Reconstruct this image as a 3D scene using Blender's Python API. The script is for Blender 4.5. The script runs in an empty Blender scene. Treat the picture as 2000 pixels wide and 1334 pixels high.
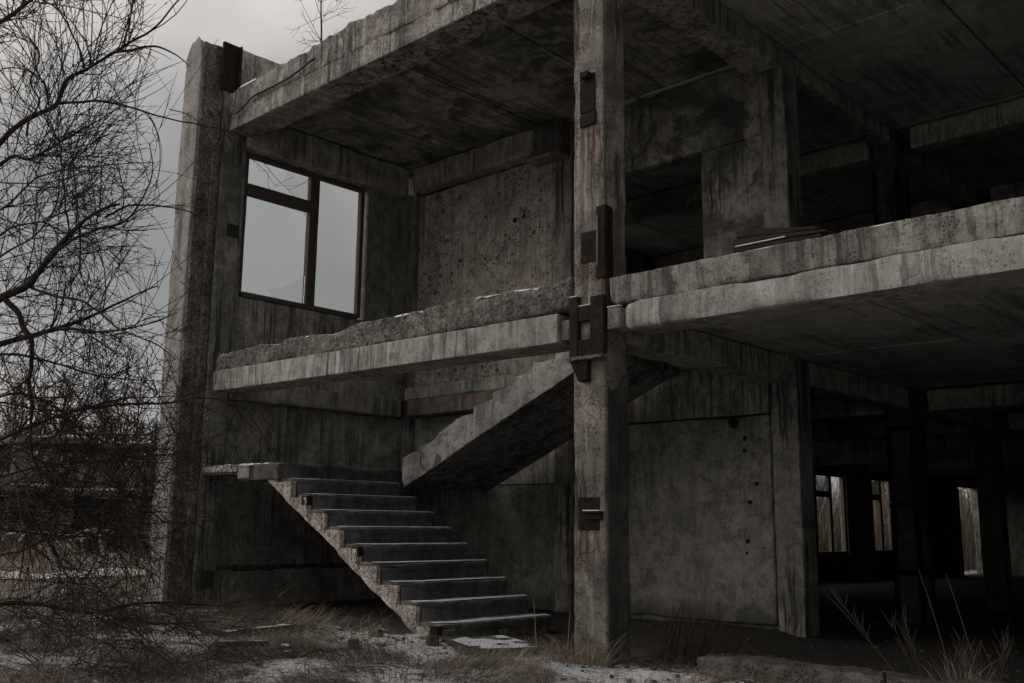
import bpy, math, random
import numpy as np
from mathutils import Matrix, Vector

# ------------------------------------------------------------------ camera, sky, sun, exposure
sc = bpy.context.scene
COL = sc.collection
CAM = np.array([4.86, -6.1, 1.02])
FPX = 1930.87
_y, _p, _r = [math.radians(a) for a in (-43.0793, 10.41298, 0.64899)]
_fw = np.array([math.sin(_y) * math.cos(_p), math.cos(_y) * math.cos(_p), math.sin(_p)])
_r0 = np.array([math.cos(_y), -math.sin(_y), 0.0])
_u0 = np.cross(_r0, _fw)
RT = _r0 * math.cos(_r) + _u0 * math.sin(_r)
UP = -_r0 * math.sin(_r) + _u0 * math.cos(_r)
FW = _fw
cam_d = bpy.data.cameras.new('camera')
cam = bpy.data.objects.new('camera', cam_d)
COL.objects.link(cam)
cam_d.sensor_width = 36.0
cam_d.lens = FPX / 2000 * 36.0
cam_d.clip_start = 0.05
cam_d.clip_end = 2000
cam.matrix_world = Matrix(((RT[0], UP[0], -FW[0], CAM[0]), (RT[1], UP[1], -FW[1], CAM[1]), (RT[2], UP[2], -FW[2], CAM[2]), (0, 0, 0, 1)))
sc.camera = cam


def at(px, py, depth):
    """world point seen at pixel (px, py) of the 2000 px wide photograph, depth metres along the view axis"""
    return CAM + depth * (RT * (px - 1000) / FPX - UP * (py - 667) / FPX + FW)


SUN_EL, SUN_AZ = math.radians(26), math.radians(226)       # azimuth from +Y clockwise
sun_d = bpy.data.lights.new('sun', 'SUN')
sun_d.energy = 1.4
sun_d.angle = math.radians(50)
sun_d.color = (1.0, 0.93, 0.86)
sun = bpy.data.objects.new('sun', sun_d)
COL.objects.link(sun)
_sd = Vector((math.sin(SUN_AZ) * math.cos(SUN_EL), math.cos(SUN_AZ) * math.cos(SUN_EL), math.sin(SUN_EL)))
sun.rotation_euler = _sd.to_track_quat('Z', 'Y').to_euler()

world = bpy.data.worlds.new('World')
sc.world = world
world.use_nodes = True
wt = world.node_tree
wt.nodes.clear()


def wn(t, **k):
    n = wt.nodes.new(t)
    for a, b in k.items():
        setattr(n, a, b)
    return n


w_out = wn('ShaderNodeOutputWorld')
w_bg = wn('ShaderNodeBackground')
w_bg.inputs['Strength'].default_value = 0.1
w_sky = wn('ShaderNodeTexSky', sky_type='NISHITA')
w_sky.sun_disc = False
w_sky.sun_elevation = SUN_EL
w_sky.sun_rotation = SUN_AZ
w_hs = wn('ShaderNodeHueSaturation')
w_hs.inputs['Saturation'].default_value = 0.12
wt.links.new(w_sky.outputs[0], w_hs.inputs['Color'])
w_tc = wn('ShaderNodeTexCoord')
w_sep = wn('ShaderNodeSeparateXYZ')
wt.links.new(w_tc.outputs['Generated'], w_sep.inputs[0])
w_grad = wn('ShaderNodeFloatCurve')
_c = w_grad.mapping.curves[0]
_c.points[0].location = (0.0, 0.43)
_c.points[1].location = (1.0, 0.64)
for _x, _v in ((0.30, 0.425), (0.50, 0.63)):
    _c.points.new(_x, _v)
w_grad.mapping.clip_max_y = 1.0
w_grad.mapping.update()
wt.links.new(w_sep.outputs['Z'], w_grad.inputs['Value'])
w_map = wn('ShaderNodeMapping')
w_map.inputs['Scale'].default_value = (1.0, 1.0, 1.5)
w_map.inputs['Location'].default_value = (4.11, 2.13, 1.59)
wt.links.new(w_tc.outputs['Generated'], w_map.inputs[0])
w_n1 = wn('ShaderNodeTexNoise')
w_n1.inputs['Scale'].default_value = 2.8
w_n1.inputs['Detail'].default_value = 5
w_n1.inputs['Roughness'].default_value = 0.48
w_n1.inputs['Distortion'].default_value = 0.25
wt.links.new(w_map.outputs[0], w_n1.inputs['Vector'])
w_ramp = wn('ShaderNodeValToRGB')
w_ramp.color_ramp.elements[0].position = 0.36
w_ramp.color_ramp.elements[0].color = (0.74, 0.745, 0.75, 1)
w_ramp.color_ramp.elements[1].position = 0.66
w_ramp.color_ramp.elements[1].color = (1.44, 1.36, 1.30, 1)
wt.links.new(w_n1.outputs[0], w_ramp.inputs[0])
w_mul = wn('ShaderNodeVectorMath', operation='SCALE')
wt.links.new(w_ramp.outputs[0], w_mul.inputs[0])
w_g10 = wn('ShaderNodeMath', operation='MULTIPLY')
w_g10.inputs[1].default_value = 9.0
wt.links.new(w_grad.outputs[0], w_g10.inputs[0])
wt.links.new(w_g10.outputs[0], w_mul.inputs['Scale'])
w_mix = wn('ShaderNodeMix', data_type='RGBA')
w_mix.inputs[0].default_value = 0.88
wt.links.new(w_hs.outputs[0], w_mix.inputs[6])
wt.links.new(w_mul.outputs[0], w_mix.inputs[7])
wt.links.new(w_mix.outputs[2], w_bg.inputs['Color'])
wt.links.new(w_bg.outputs[0], w_out.inputs[0])

sc.view_settings.view_transform = 'Standard'
sc.view_settings.look = 'None'
sc.view_settings.exposure = 0.0
sc.view_settings.gamma = 1.0
sc.view_settings.use_curve_mapping = False
sc.render.engine = 'CYCLES'
sc.cycles.use_denoising = True
sc.cycles.max_bounces = 8
sc.cycles.diffuse_bounces = 5
sc.cycles.transparent_max_bounces = 12

rng = np.random.default_rng(7)
random.seed(7)

# ------------------------------------------------------------------ noise
def _hash(ix, iy, iz, seed):
    h = (ix * 374761393 + iy * 668265263 + iz * 1274126177 + seed * 974634777) & 0xffffffff
    h = ((h ^ (h >> 13)) * 1274126177) & 0xffffffff
    h = ((h ^ (h >> 16)) * 2246822519) & 0xffffffff
    return ((h ^ (h >> 15)) & 0xffff) / 65535.0


def vnoise(p, seed=0):
    p = np.asarray(p, float)
    i = np.floor(p).astype(np.int64)
    f = p - i
    f = f * f * (3 - 2 * f)
    r = 0
    for dx in (0, 1):
        wx = f[:, 0] if dx else 1 - f[:, 0]
        for dy in (0, 1):
            wy = f[:, 1] if dy else 1 - f[:, 1]
            for dz in (0, 1):
                wz = f[:, 2] if dz else 1 - f[:, 2]
                r = r + wx * wy * wz * _hash(i[:, 0] + dx, i[:, 1] + dy, i[:, 2] + dz, seed)
    return r


def fbm(p, seed=0, octv=3):
    p = np.asarray(p, float)
    a, s, t = 0.5, 0.0, 0.0
    for o in range(octv):
        s = s + a * vnoise(p * (2 ** o), seed + o * 17)
        t += a
        a *= 0.5
    return s / t


# ------------------------------------------------------------------ mesh helpers
def mesh_np(name, V, F, smooth=True, mats=()):
    V = np.asarray(V, np.float32)
    me = bpy.data.meshes.new(name)
    if isinstance(F, np.ndarray):
        n, k = F.shape
        me.vertices.add(len(V))
        me.vertices.foreach_set('co', V.ravel())
        me.loops.add(n * k)
        me.loops.foreach_set('vertex_index', F.ravel().astype(np.int32))
        me.polygons.add(n)
        me.polygons.foreach_set('loop_start', np.arange(0, n * k, k, dtype=np.int32))
        me.polygons.foreach_set('loop_total', np.full(n, k, np.int32))
        me.update(calc_edges=True)
        me.validate()
    else:
        me.from_pydata(V.tolist(), [], F)
        me.update()
    if smooth:
        me.polygons.foreach_set('use_smooth', np.ones(len(me.polygons), bool))
    for m in mats:
        me.materials.append(m)
    return me


def obj(name, me, parent=None, kind=None, label=None, cat=None, group=None):
    o = bpy.data.objects.new(name, me)
    COL.objects.link(o)
    if parent is not None:
        o.parent = parent
        o.matrix_parent_inverse = Matrix.Identity(4) if parent.type == 'EMPTY' and parent.location.length == 0 else Matrix.Translation(-parent.location)
    if kind:
        o['kind'] = kind
    if label:
        o['label'] = label
    if cat:
        o['category'] = cat
    if group:
        o['group'] = group
    return o


def empty(name, loc=(0, 0, 0), label=None, cat=None, group=None):
    o = bpy.data.objects.new(name, None)
    COL.objects.link(o)
    o.location = loc
    if label:
        o['label'] = label
    if cat:
        o['category'] = cat
    if group:
        o['group'] = group
    return o


def coords(a, b, res, chip):
    L = b - a
    c = min(chip * 1.3, L * 0.24)
    n = max(1, int(round((L - 2 * c) / res)))
    mid = np.linspace(a + c, b - c, n + 1)
    e = [a, a + c * 0.45]
    return np.concatenate([e, mid, [b - c * 0.45, b]])


_seed = [100]


def rbox_np(x0, x1, y0, y1, z0, z1, res=0.1, chip=0.015, rough=0.003, big=0.0, freq=3.0, seed=None, xs=None, warp=None):
    """closed box of quads, edges worn to a varying radius, faces roughened"""
    if seed is None:
        _seed[0] += 1
        seed = _seed[0]
    A = [coords(x0, x1, res, chip) if xs is None else np.asarray(xs), coords(y0, y1, res, chip), coords(z0, z1, res, chip)]
    V, F, off = [], [], 0
    for ax in range(3):
        b, c = [(1, 2), (2, 0), (0, 1)][ax]
        gb, gc = A[b], A[c]
        nb, nc = len(gb), len(gc)
        B, C = np.meshgrid(gb, gc, indexing='ij')
        for side in (0, 1):
            P = np.zeros((nb * nc, 3))
            P[:, ax] = A[ax][-1] if side else A[ax][0]
            P[:, b] = B.ravel()
            P[:, c] = C.ravel()
            I = np.arange(nb * nc).reshape(nb, nc) + off
            q = np.stack([I[:-1, :-1], I[1:, :-1], I[1:, 1:], I[:-1, 1:]], -1).reshape(-1, 4)
            if not side:
                q = q[:, ::-1]
            V.append(P)
            F.append(q)
            off += nb * nc
    V = np.concatenate(V)
    F = np.concatenate(F)
    key = np.round(V * 20000).astype(np.int64)
    _, idx, inv = np.unique(key, axis=0, return_index=True, return_inverse=True)
    V = V[idx]
    F = inv.reshape(-1)[F]
    lo = np.array([A[0][0], A[1][0], A[2][0]])
    hi = np.array([A[0][-1], A[1][-1], A[2][-1]])
    half = (hi - lo).min() * 0.42
    n1 = fbm(V * freq * 2.2 + 13.7, seed, 3)
    r = chip * (0.35 + 1.7 * np.clip((n1 - 0.3) / 0.5, 0, 1.4) ** 2)
    if big:
        n2 = fbm(V * freq * 0.8 + 3.1, seed + 5, 2)
        r = r + big * np.clip((n2 - 0.55) / 0.15, 0, 1)
    r = np.minimum(r, half)[:, None]
    q = np.clip(V, lo + r, hi - r)
    d = V - q
    L = np.linalg.norm(d, axis=1, keepdims=True)
    nrm = d / np.maximum(L, 1e-9)
    V2 = q + nrm * np.minimum(L, r)
    if rough:
        n3 = fbm(V * freq * 5 + 7.7, seed + 9, 3) - 0.5
        n4 = fbm(V * freq * 0.9 + 1.7, seed + 11, 2) - 0.5
        V2 = V2 + nrm * ((n3 * 1.6 + n4 * 1.2) * rough)[:, None]
    if warp:
        V2 = warp(V2)
    return V2, F


def rbox(name, x0, x1, y0, y1, z0, z1, mat, parent=None, label=None, **k):
    V, F = rbox_np(x0, x1, y0, y1, z0, z1, **k)
    return obj(name, mesh_np(name, V, F, True, [mat]), parent, label=label)


def tubes(paths, radii, sides=5):
    """paths: list of (n,3); radii: list of (n,) -> V, F quads joined"""
    V, F, off = [], [], 0
    ang = np.arange(sides) / sides * 2 * math.pi
    for P, R in zip(paths, radii):
        n = len(P)
        T = np.gradient(P, axis=0)
        T /= np.maximum(np.linalg.norm(T, axis=1, keepdims=True), 1e-9)
        ref = np.where(np.abs(T[:, 2:3]) > 0.9, np.array([[1.0, 0, 0]]), np.array([[0, 0, 1.0]]))
        U = np.cross(T, ref)
        U /= np.maximum(np.linalg.norm(U, axis=1, keepdims=True), 1e-9)
        W = np.cross(T, U)
        ring = P[:, None, :] + R[:, None, None] * (U[:, None, :] * np.cos(ang)[None, :, None] + W[:, None, :] * np.sin(ang)[None, :, None])
        V.append(ring.reshape(-1, 3))
        I = np.arange(n * sides).reshape(n, sides) + off
        J = np.roll(I, -1, axis=1)
        F.append(np.stack([I[:-1], J[:-1], J[1:], I[1:]], -1).reshape(-1, 4))
        # caps folded to the axis
        off += n * sides
    return np.concatenate(V), np.concatenate(F)


def tubes_same(P, R, sides=3):
    """P: (N,n,3), R: (N,n) vectorised"""
    N, n, _ = P.shape
    T = np.gradient(P, axis=1)
    T /= np.maximum(np.linalg.norm(T, axis=2, keepdims=True), 1e-9)
    ref = np.where(np.abs(T[..., 2:3]) > 0.9, np.array([1.0, 0, 0]), np.array([0, 0, 1.0]))
    U = np.cross(T, ref)
    U /= np.maximum(np.linalg.norm(U, axis=2, keepdims=True), 1e-9)
    W = np.cross(T, U)
    ang = np.arange(sides) / sides * 2 * math.pi
    ring = P[:, :, None, :] + R[:, :, None, None] * (U[:, :, None, :] * np.cos(ang)[:, None] + W[:, :, None, :] * np.sin(ang)[:, None])
    V = ring.reshape(-1, 3)
    I = np.arange(N * n * sides).reshape(N, n, sides)
    J = np.roll(I, -1, axis=2)
    F = np.stack([I[:, :-1], J[:, :-1], J[:, 1:], I[:, 1:]], -1).reshape(-1, 4)
    return V, F


def spline(pts, n):
    """Catmull-Rom through pts"""
    P = np.asarray(pts, float)
    P = np.vstack([2 * P[0] - P[1], P, 2 * P[-1] - P[-2]])
    m = len(P) - 3
    t = np.linspace(0, m - 1e-6, n)
    i = t.astype(int)
    f = (t - i)[:, None]
    a, b, c, d = P[i], P[i + 1], P[i + 2], P[i + 3]
    return 0.5 * ((2 * b) + (c - a) * f + (2 * a - 5 * b + 4 * c - d) * f ** 2 + (3 * b - a - 3 * c + d) * f ** 3)


# ------------------------------------------------------------------ materials
class NT:
    def __init__(self, name):
        self.m = bpy.data.materials.new(name)
        self.m.use_nodes = True
        self.t = self.m.node_tree
        self.t.nodes.clear()
        self.out = self.n('ShaderNodeOutputMaterial')

    def n(self, typ, **k):
        x = self.t.nodes.new(typ)
        for a, b in k.items():
            setattr(x, a, b)
        return x

    def l(self, a, b):
        self.t.links.new(a, b)

    def pos(self, scale=(1, 1, 1), off=(0, 0, 0)):
        g = self.n('ShaderNodeNewGeometry')
        mp = self.n('ShaderNodeMapping')
        mp.inputs['Scale'].default_value = scale
        mp.inputs['Location'].default_value = off
        self.l(g.outputs['Position'], mp.inputs[0])
        return mp.outputs[0]

    def noise(self, vec, scale=1, detail=4, rough=0.55, dist=0.0):
        x = self.n('ShaderNodeTexNoise')
        x.inputs['Scale'].default_value = scale
        x.inputs['Detail'].default_value = detail
        x.inputs['Roughness'].default_value = rough
        x.inputs['Distortion'].default_value = dist
        self.l(vec, x.inputs['Vector'])
        return x.outputs[0]

    def ramp(self, fac, a, b, va=0.0, vb=1.0):
        x = self.n('ShaderNodeMapRange', interpolation_type='SMOOTHSTEP')
        x.inputs['From Min'].default_value = a
        x.inputs['From Max'].default_value = b
        x.inputs['To Min'].default_value = va
        x.inputs['To Max'].default_value = vb
        self.l(fac, x.inputs['Value'])
        return x.outputs[0]

    def mix(self, fac, a, b, mode='MIX'):
        x = self.n('ShaderNodeMix', data_type='RGBA', blend_type=mode)
        for s, v in ((x.inputs[0], fac), (x.inputs[6], a), (x.inputs[7], b)):
            if isinstance(v, (int, float)):
                s.default_value = v
            elif isinstance(v, tuple):
                s.default_value = (*v, 1)
            else:
                self.l(v, s)
        return x.outputs[2]

    def math(self, op, a, b=0.0):
        x = self.n('ShaderNodeMath', operation=op)
        for s, v in ((x.inputs[0], a), (x.inputs[1], b)):
            if isinstance(v, (int, float)):
                s.default_value = v
            else:
                self.l(v, s)
        return x.outputs[0]

    def bsdf(self, col, rough=0.9, bump=None, strength=0.5, dist=0.02, spec=0.25, metal=0.0):
        b = self.n('ShaderNodeBsdfPrincipled')
        if isinstance(col, tuple):
            b.inputs['Base Color'].default_value = (*col, 1)
        else:
            self.l(col, b.inputs['Base Color'])
        if isinstance(rough, (int, float)):
            b.inputs['Roughness'].default_value = rough
        else:
            self.l(rough, b.inputs['Roughness'])
        b.inputs['Specular IOR Level'].default_value = spec
        b.inputs['Metallic'].default_value = metal
        if bump is not None:
            bp = self.n('ShaderNodeBump')
            bp.inputs['Strength'].default_value = strength
            bp.inputs['Distance'].default_value = dist
            self.l(bump, bp.inputs['Height'])
            self.l(bp.outputs[0], b.inputs['Normal'])
        self.l(b.outputs[0], self.out.inputs[0])
        return self.m


def concrete(name, c1, c2, streak=0.5, pit=0.35, blotch=0.9, rust=0.0, snow=0.0, bump=0.5, grain=0.17, axis=2, off=0.0, mould=0.0, efflo=0.0, pitscale=42, agg=0.0,
             stain=0.5, flake=0.0, crack=0.0, speck=0.0, marks=(), runs=(), damp=None):
    """weathered concrete: blotches, run-off streaks, stains, flakes, pits, rust, cracks; marks = (x, z, r) soot spots, runs = (x0, x1, z_top, z_bottom) rust runs"""
    N = NT(name)
    o = (off * 3.1, off * 1.7, off * 2.3)
    p0 = N.pos(off=o)
    dk = tuple(v * 0.22 for v in c2)
    base = N.noise(p0, 1.5, 6, 0.62, 0.4)
    col = N.mix(N.ramp(base, 0.36, 0.64), c2, c1)
    b2 = N.noise(p0, 6.0, 6, 0.7, 0.3)
    col = N.mix(N.ramp(b2, 0.42, 0.66, 0.0, 0.75 * blotch), col, tuple(v * 0.5 for v in c2))
    b3 = N.noise(p0, 27, 4, 0.75)
    col = N.mix(0.45 * blotch, col, N.mix(N.ramp(b3, 0.34, 0.66), (0.60, 0.59, 0.58), (1.18, 1.17, 1.16)), 'MULTIPLY')
    if flake:
        fl = N.noise(N.pos(off=(o[0] + 2, o[1] + 6, o[2])), 3.2, 9, 0.72, 0.5)
        col = N.mix(N.ramp(fl, 0.555, 0.585, 0, flake), col, tuple(min(0.62, v * 1.35 + 0.02) for v in c1))
    # run-off streaks along one axis, slightly wavering
    wob = N.n('ShaderNodeVectorMath', operation='SCALE')
    wob.inputs['Scale'].default_value = 0.06
    nv = N.n('ShaderNodeTexNoise')
    nv.inputs['Scale'].default_value = 3.0
    N.l(p0, nv.inputs['Vector'])
    N.l(nv.outputs['Color'], wob.inputs[0])
    wp = N.n('ShaderNodeVectorMath', operation='ADD')
    N.l(p0, wp.inputs[0])
    N.l(wob.outputs[0], wp.inputs[1])

    def strk(f, l, det=4, shift=0.0):
        sc_ = [f, f, f]
        sc_[axis] = l
        mp = N.n('ShaderNodeMapping')
        mp.inputs['Scale'].default_value = sc_
        mp.inputs['Location'].default_value = (shift, shift * 0.7, shift * 1.3)
        N.l(wp.outputs[0], mp.inputs[0])
        return N.noise(mp.outputs[0], 1.0, det, 0.62, 0.1)
    clus = N.ramp(N.noise(p0, 1.1, 3, 0.5), 0.40, 0.58, 0.12, 1.25)
    for f, l, lo, hi, w in ((5.5, 0.35, 0.50, 0.66, 0.75), (15, 0.6, 0.50, 0.62, 0.95), (42, 1.3, 0.48, 0.66, 0.6)):
        col = N.mix(N.math('MULTIPLY', N.math('MULTIPLY', N.ramp(strk(f, l, 4, f), lo, hi), clus), streak * w), col, dk)
    if efflo:
        col = N.mix(N.math('MULTIPLY', N.ramp(strk(7.5, 0.5, 6, 3.3), 0.57, 0.63), efflo), col, tuple(min(0.6, v * 1.5 + 0.03) for v in c1))
    if stain:
        sn_ = N.noise(N.pos(off=(o[0] + 7, o[1] + 1, o[2] + 3)), 0.85, 7, 0.66, 0.7)
        col = N.mix(N.ramp(sn_, 0.50, 0.64, 0, stain), col, tuple(v * 0.30 for v in c2))
    if mould:
        mo = N.noise(N.pos(off=(o[0] + 4, o[1] + 2, o[2])), 1.7, 8, 0.72, 0.6)
        col = N.mix(N.ramp(mo, 0.50, 0.60, 0, mould), col, dk)
    if speck:
        ms = N.noise(N.pos(off=(o[0] + 1, o[1] + 8, o[2])), 1.9, 4, 0.6)
        for sc_, r_ in ((8, 0.34), (19, 0.42), (44, 0.46)):
            v = N.n('ShaderNodeTexVoronoi')
            v.inputs['Scale'].default_value = sc_
            N.l(wp.outputs[0], v.inputs['Vector'])
            cs = N.n('ShaderNodeSeparateColor')
            N.l(v.outputs['Color'], cs.inputs[0])
            m_ = N.math('MULTIPLY', N.ramp(v.outputs['Distance'], r_, r_ * 0.62), N.ramp(N.math('ADD', cs.outputs[0], N.math('MULTIPLY', ms, 2.8)), 2.1, 2.25))
            col = N.mix(N.math('MULTIPLY', m_, speck), col, dk)
    gr = N.noise(p0, 90, 4, 0.8)
    col = N.mix(min(1, grain * 2.4), col, N.mix(N.ramp(gr, 0.34, 0.66), (0.42, 0.41, 0.40), (1.18, 1.18, 1.18)), 'MULTIPLY')
    vo = N.n('ShaderNodeTexVoronoi')
    vo.inputs['Scale'].default_value = pitscale
    N.l(p0, vo.inputs['Vector'])
    pm = N.math('MULTIPLY', N.ramp(vo.outputs['Distance'], 0.38, 0.20), N.ramp(b2, 0.44, 0.58))
    col = N.mix(N.math('MULTIPLY', pm, min(1, pit * 2)), col, dk)
    h = N.math('ADD', N.math('MULTIPLY', gr, 0.45), N.math('MULTIPLY', pm, -0.9 * pit))
    h = N.math('ADD', h, N.math('MULTIPLY', b3, 0.9))
    if agg:
        va = N.n('ShaderNodeTexVoronoi')
        va.inputs['Scale'].default_value = 34
        N.l(p0, va.inputs['Vector'])
        cr = N.n('ShaderNodeSeparateColor')
        N.l(va.outputs['Color'], cr.inputs[0])
        col = N.mix(agg, col, N.mix(cr.outputs[0], (0.30, 0.28, 0.27), (1.30, 1.25, 1.2)), 'MULTIPLY')
        h = N.math('ADD', h, N.math('MULTIPLY', N.ramp(va.outputs['Distance'], 0.0, 0.6), -1.0 * agg))
        hol = N.noise(N.pos(off=(o[0], o[1] + 5, o[2])), 11, 5, 0.7)
        col = N.mix(N.ramp(hol, 0.57, 0.66, 0, agg), col, dk)
    if crack:
        vc = N.n('ShaderNodeTexVoronoi', feature='DISTANCE_TO_EDGE')
        vc.inputs['Scale'].default_value = 0.9
        cw = N.n('ShaderNodeVectorMath', operation='ADD')
        cs_ = N.n('ShaderNodeVectorMath', operation='SCALE')
        cs_.inputs['Scale'].default_value = 0.35
        N.l(nv.outputs['Color'], cs_.inputs[0])
        N.l(p0, cw.inputs[0])
        N.l(cs_.outputs[0], cw.inputs[1])
        N.l(cw.outputs[0], vc.inputs['Vector'])
        cm = N.math('MULTIPLY', N.ramp(vc.outputs['Distance'], 0.008, 0.003), N.ramp(base, 0.40, 0.52))
        col = N.mix(N.math('MULTIPLY', cm, crack), col, dk)
        h = N.math('ADD', h, N.math('MULTIPLY', cm, -0.8))
    if rust:
        col = N.mix(N.math('MULTIPLY', N.ramp(strk(8, 0.5, 6, 8.8), 0.58, 0.70), rust), col, (0.085, 0.045, 0.026))
        rs = N.n('ShaderNodeTexVoronoi')
        rs.inputs['Scale'].default_value = 4.3
        N.l(wp.outputs[0], rs.inputs['Vector'])
        col = N.mix(N.ramp(rs.outputs['Distance'], 0.085, 0.03, 0, rust), col, (0.16, 0.075, 0.028))
    if marks or runs or damp is not None:
        g_ = N.n('ShaderNodeNewGeometry')
        sp_ = N.n('ShaderNodeSeparateXYZ')
        N.l(g_.outputs['Position'], sp_.inputs[0])
        n_ = N.math('SUBTRACT', N.noise(N.pos(), 22, 5, 0.7), 0.5)
        for x_, z_, r_ in marks:
            dx = N.math('SUBTRACT', sp_.outputs['X'], x_)
            dz = N.math('SUBTRACT', sp_.outputs['Z'], z_)
            d_ = N.math('SQRT', N.math('ADD', N.math('MULTIPLY', dx, dx), N.math('MULTIPLY', dz, dz)))
            d_ = N.math('ADD', d_, N.math('MULTIPLY', n_, r_ * 1.6))
            col = N.mix(N.ramp(d_, r_, r_ * 0.55), col, (0.006, 0.006, 0.005))
        for x0_, x1_, zt_, zb_ in runs:
            mx_ = N.math('MULTIPLY', N.ramp(sp_.outputs['X'], x0_ - 0.01, x0_ + 0.015), N.ramp(sp_.outputs['X'], x1_ + 0.01, x1_ - 0.015))
            mz_ = N.math('MULTIPLY', N.ramp(sp_.outputs['Z'], zb_, zt_ - 0.1, 0, 1), N.ramp(sp_.outputs['Z'], zt_ + 0.02, zt_))
            m_ = N.math('MULTIPLY', N.math('MULTIPLY', mx_, mz_), N.ramp(strk(40, 0.8, 5, 2.2), 0.42, 0.62))
            col = N.mix(m_, col, (0.075, 0.036, 0.020))
        if damp is not None:
            dz = N.math('ADD', sp_.outputs['Z'], N.math('MULTIPLY', N.math('SUBTRACT', b2, 0.5), 0.7))
            col = N.mix(N.ramp(dz, damp + 0.12, damp - 0.05, 0, 0.75), col, dk)
    if snow:
        g = N.n('ShaderNodeNewGeometry')
        sx = N.n('ShaderNodeSeparateXYZ')
        N.l(g.outputs['Normal'], sx.inputs[0])
        sn = N.noise(N.pos(), 9, 5, 0.7)
        fac = N.math('MULTIPLY', N.ramp(sx.outputs['Z'], 0.75, 0.95), N.ramp(sn, 0.36, 0.56, 0.25, 1.0))
        col = N.mix(N.math('MULTIPLY', fac, snow), col, (0.66, 0.67, 0.69))
    return N.bsdf(col, 0.92, h, bump, 0.015)


M = {}
M['beam'] = concrete('washed_concrete', (0.43, 0.40, 0.37), (0.31, 0.29, 0.265), streak=0.8, pit=0.3, bump=0.5, efflo=0.4, snow=0.5, stain=0.2, flake=0.25)
M['roofbeam'] = concrete('roof_edge_concrete', (0.44, 0.415, 0.375), (0.28, 0.262, 0.236), streak=0.9, pit=0.6, bump=0.8, efflo=0.4, snow=0.6, off=1.3, stain=0.4, flake=0.3, agg=0.42)
M['screed'] = concrete('crumbling_screed', (0.32, 0.30, 0.27), (0.17, 0.16, 0.145), streak=0.3, pit=1.0, bump=1.0, grain=0.38, snow=0.75, off=2.1, agg=0.6, pitscale=26, stain=0.4)
M['slabedge'] = concrete('slab_edge_concrete', (0.40, 0.38, 0.35), (0.31, 0.295, 0.27), streak=0.55, pit=0.35, bump=0.45, rust=0.3, efflo=0.35, snow=0.7, off=3.7, flake=0.2, stain=0.2, crack=0.3, blotch=0.6)
M['slabtop'] = concrete('slab_topping_concrete', (0.33, 0.315, 0.285), (0.21, 0.20, 0.18), streak=0.65, pit=0.6, bump=0.7, rust=0.7, efflo=0.3, snow=0.7, off=3.2, flake=0.2, stain=0.45, agg=0.2)
M['column'] = concrete('column_concrete', (0.33, 0.295, 0.258), (0.20, 0.178, 0.155), streak=0.8, pit=0.5, bump=0.9, rust=0.35, grain=0.30, off=4.4, efflo=0.4, flake=0.35, stain=0.5, crack=0.2,
                       runs=((-0.09, 0.085, 4.28, 3.45), (-0.085, 0.09, 3.11, 2.78), (-0.11, 0.11, 0.975, 0.55), (0.08, 0.18, 2.96, 2.6)))
M['innercol'] = concrete('inner_column_concrete', (0.30, 0.288, 0.26), (0.20, 0.192, 0.172), streak=0.95, pit=0.5, bump=0.6, off=5.2, efflo=0.3, stain=0.55, flake=0.2)
M['plaster'] = concrete('grey_wall_plaster', (0.29, 0.28, 0.247), (0.215, 0.207, 0.18), streak=0.35, pit=0.4, bump=0.4, off=6.6, flake=0.2, stain=0.35, crack=0.0, speck=0.35, damp=0.12,
                        marks=((-0.61, 2.10, 0.085), (-0.48, 1.93, 0.035), (-0.49, 1.80, 0.03), (-0.485, 0.86, 0.035), (-0.50, 0.74, 0.025), (-0.44, 1.26, 0.03), (-0.36, 1.45, 0.03)))
M['spotted'] = concrete('mouldy_wall_plaster', (0.52, 0.465, 0.40), (0.41, 0.365, 0.31), streak=0.45, pit=0.6, bump=0.4, off=7.9, speck=1.0, stain=0.45, efflo=0.25, crack=0.5, marks=((-3.86, 5.03, 0.05), (-3.70, 5.05, 0.04), (-4.9, 4.65, 0.04)))
M['gable'] = concrete('gable_panel_concrete', (0.45, 0.43, 0.385), (0.32, 0.305, 0.27), streak=0.7, pit=0.4, bump=0.45, off=8.5, efflo=0.3, stain=0.6, flake=0.3, speck=0.4, crack=0.5)
M['pale'] = concrete('pale_corner_concrete', (0.37, 0.355, 0.328), (0.29, 0.278, 0.253), streak=0.45, pit=0.4, bump=0.5, off=9.1, blotch=0.7, stain=0.35, crack=0.8, flake=0.2)
M['ceiling'] = concrete('stained_ceiling_concrete', (0.40, 0.38, 0.325), (0.21, 0.20, 0.17), streak=0.6, pit=0.3, bump=0.4, axis=1, off=10.3, mould=0.8, stain=0.7, flake=0.3)
M['ceiling2'] = concrete('dark_ceiling_concrete', (0.56, 0.54, 0.49), (0.43, 0.415, 0.377), streak=0.5, pit=0.25, bump=0.35, axis=1, off=11.9, stain=0.35, blotch=0.6, flake=0.15)
M['innerbeam'] = concrete('inner_beam_concrete', (0.44, 0.42, 0.362), (0.32, 0.303, 0.262), streak=0.7, pit=0.4, bump=0.5, off=12.2, efflo=0.3, stain=0.5, flake=0.25)
M['dark'] = concrete('sooty_shaded_concrete', (0.13, 0.123, 0.11), (0.085, 0.08, 0.072), streak=0.5, pit=0.3, bump=0.4, off=13.5)  # soot and coating; on hall walls and columns also the interior's darkness as colour
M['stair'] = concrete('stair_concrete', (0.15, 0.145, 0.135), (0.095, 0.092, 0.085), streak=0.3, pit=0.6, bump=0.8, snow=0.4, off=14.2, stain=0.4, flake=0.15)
M['stringer'] = concrete('broken_aggregate', (0.70, 0.635, 0.57), (0.47, 0.425, 0.38), streak=0.1, pit=0.8, bump=1.0, grain=0.36, off=15.8, agg=0.55, stain=0.2)
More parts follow.
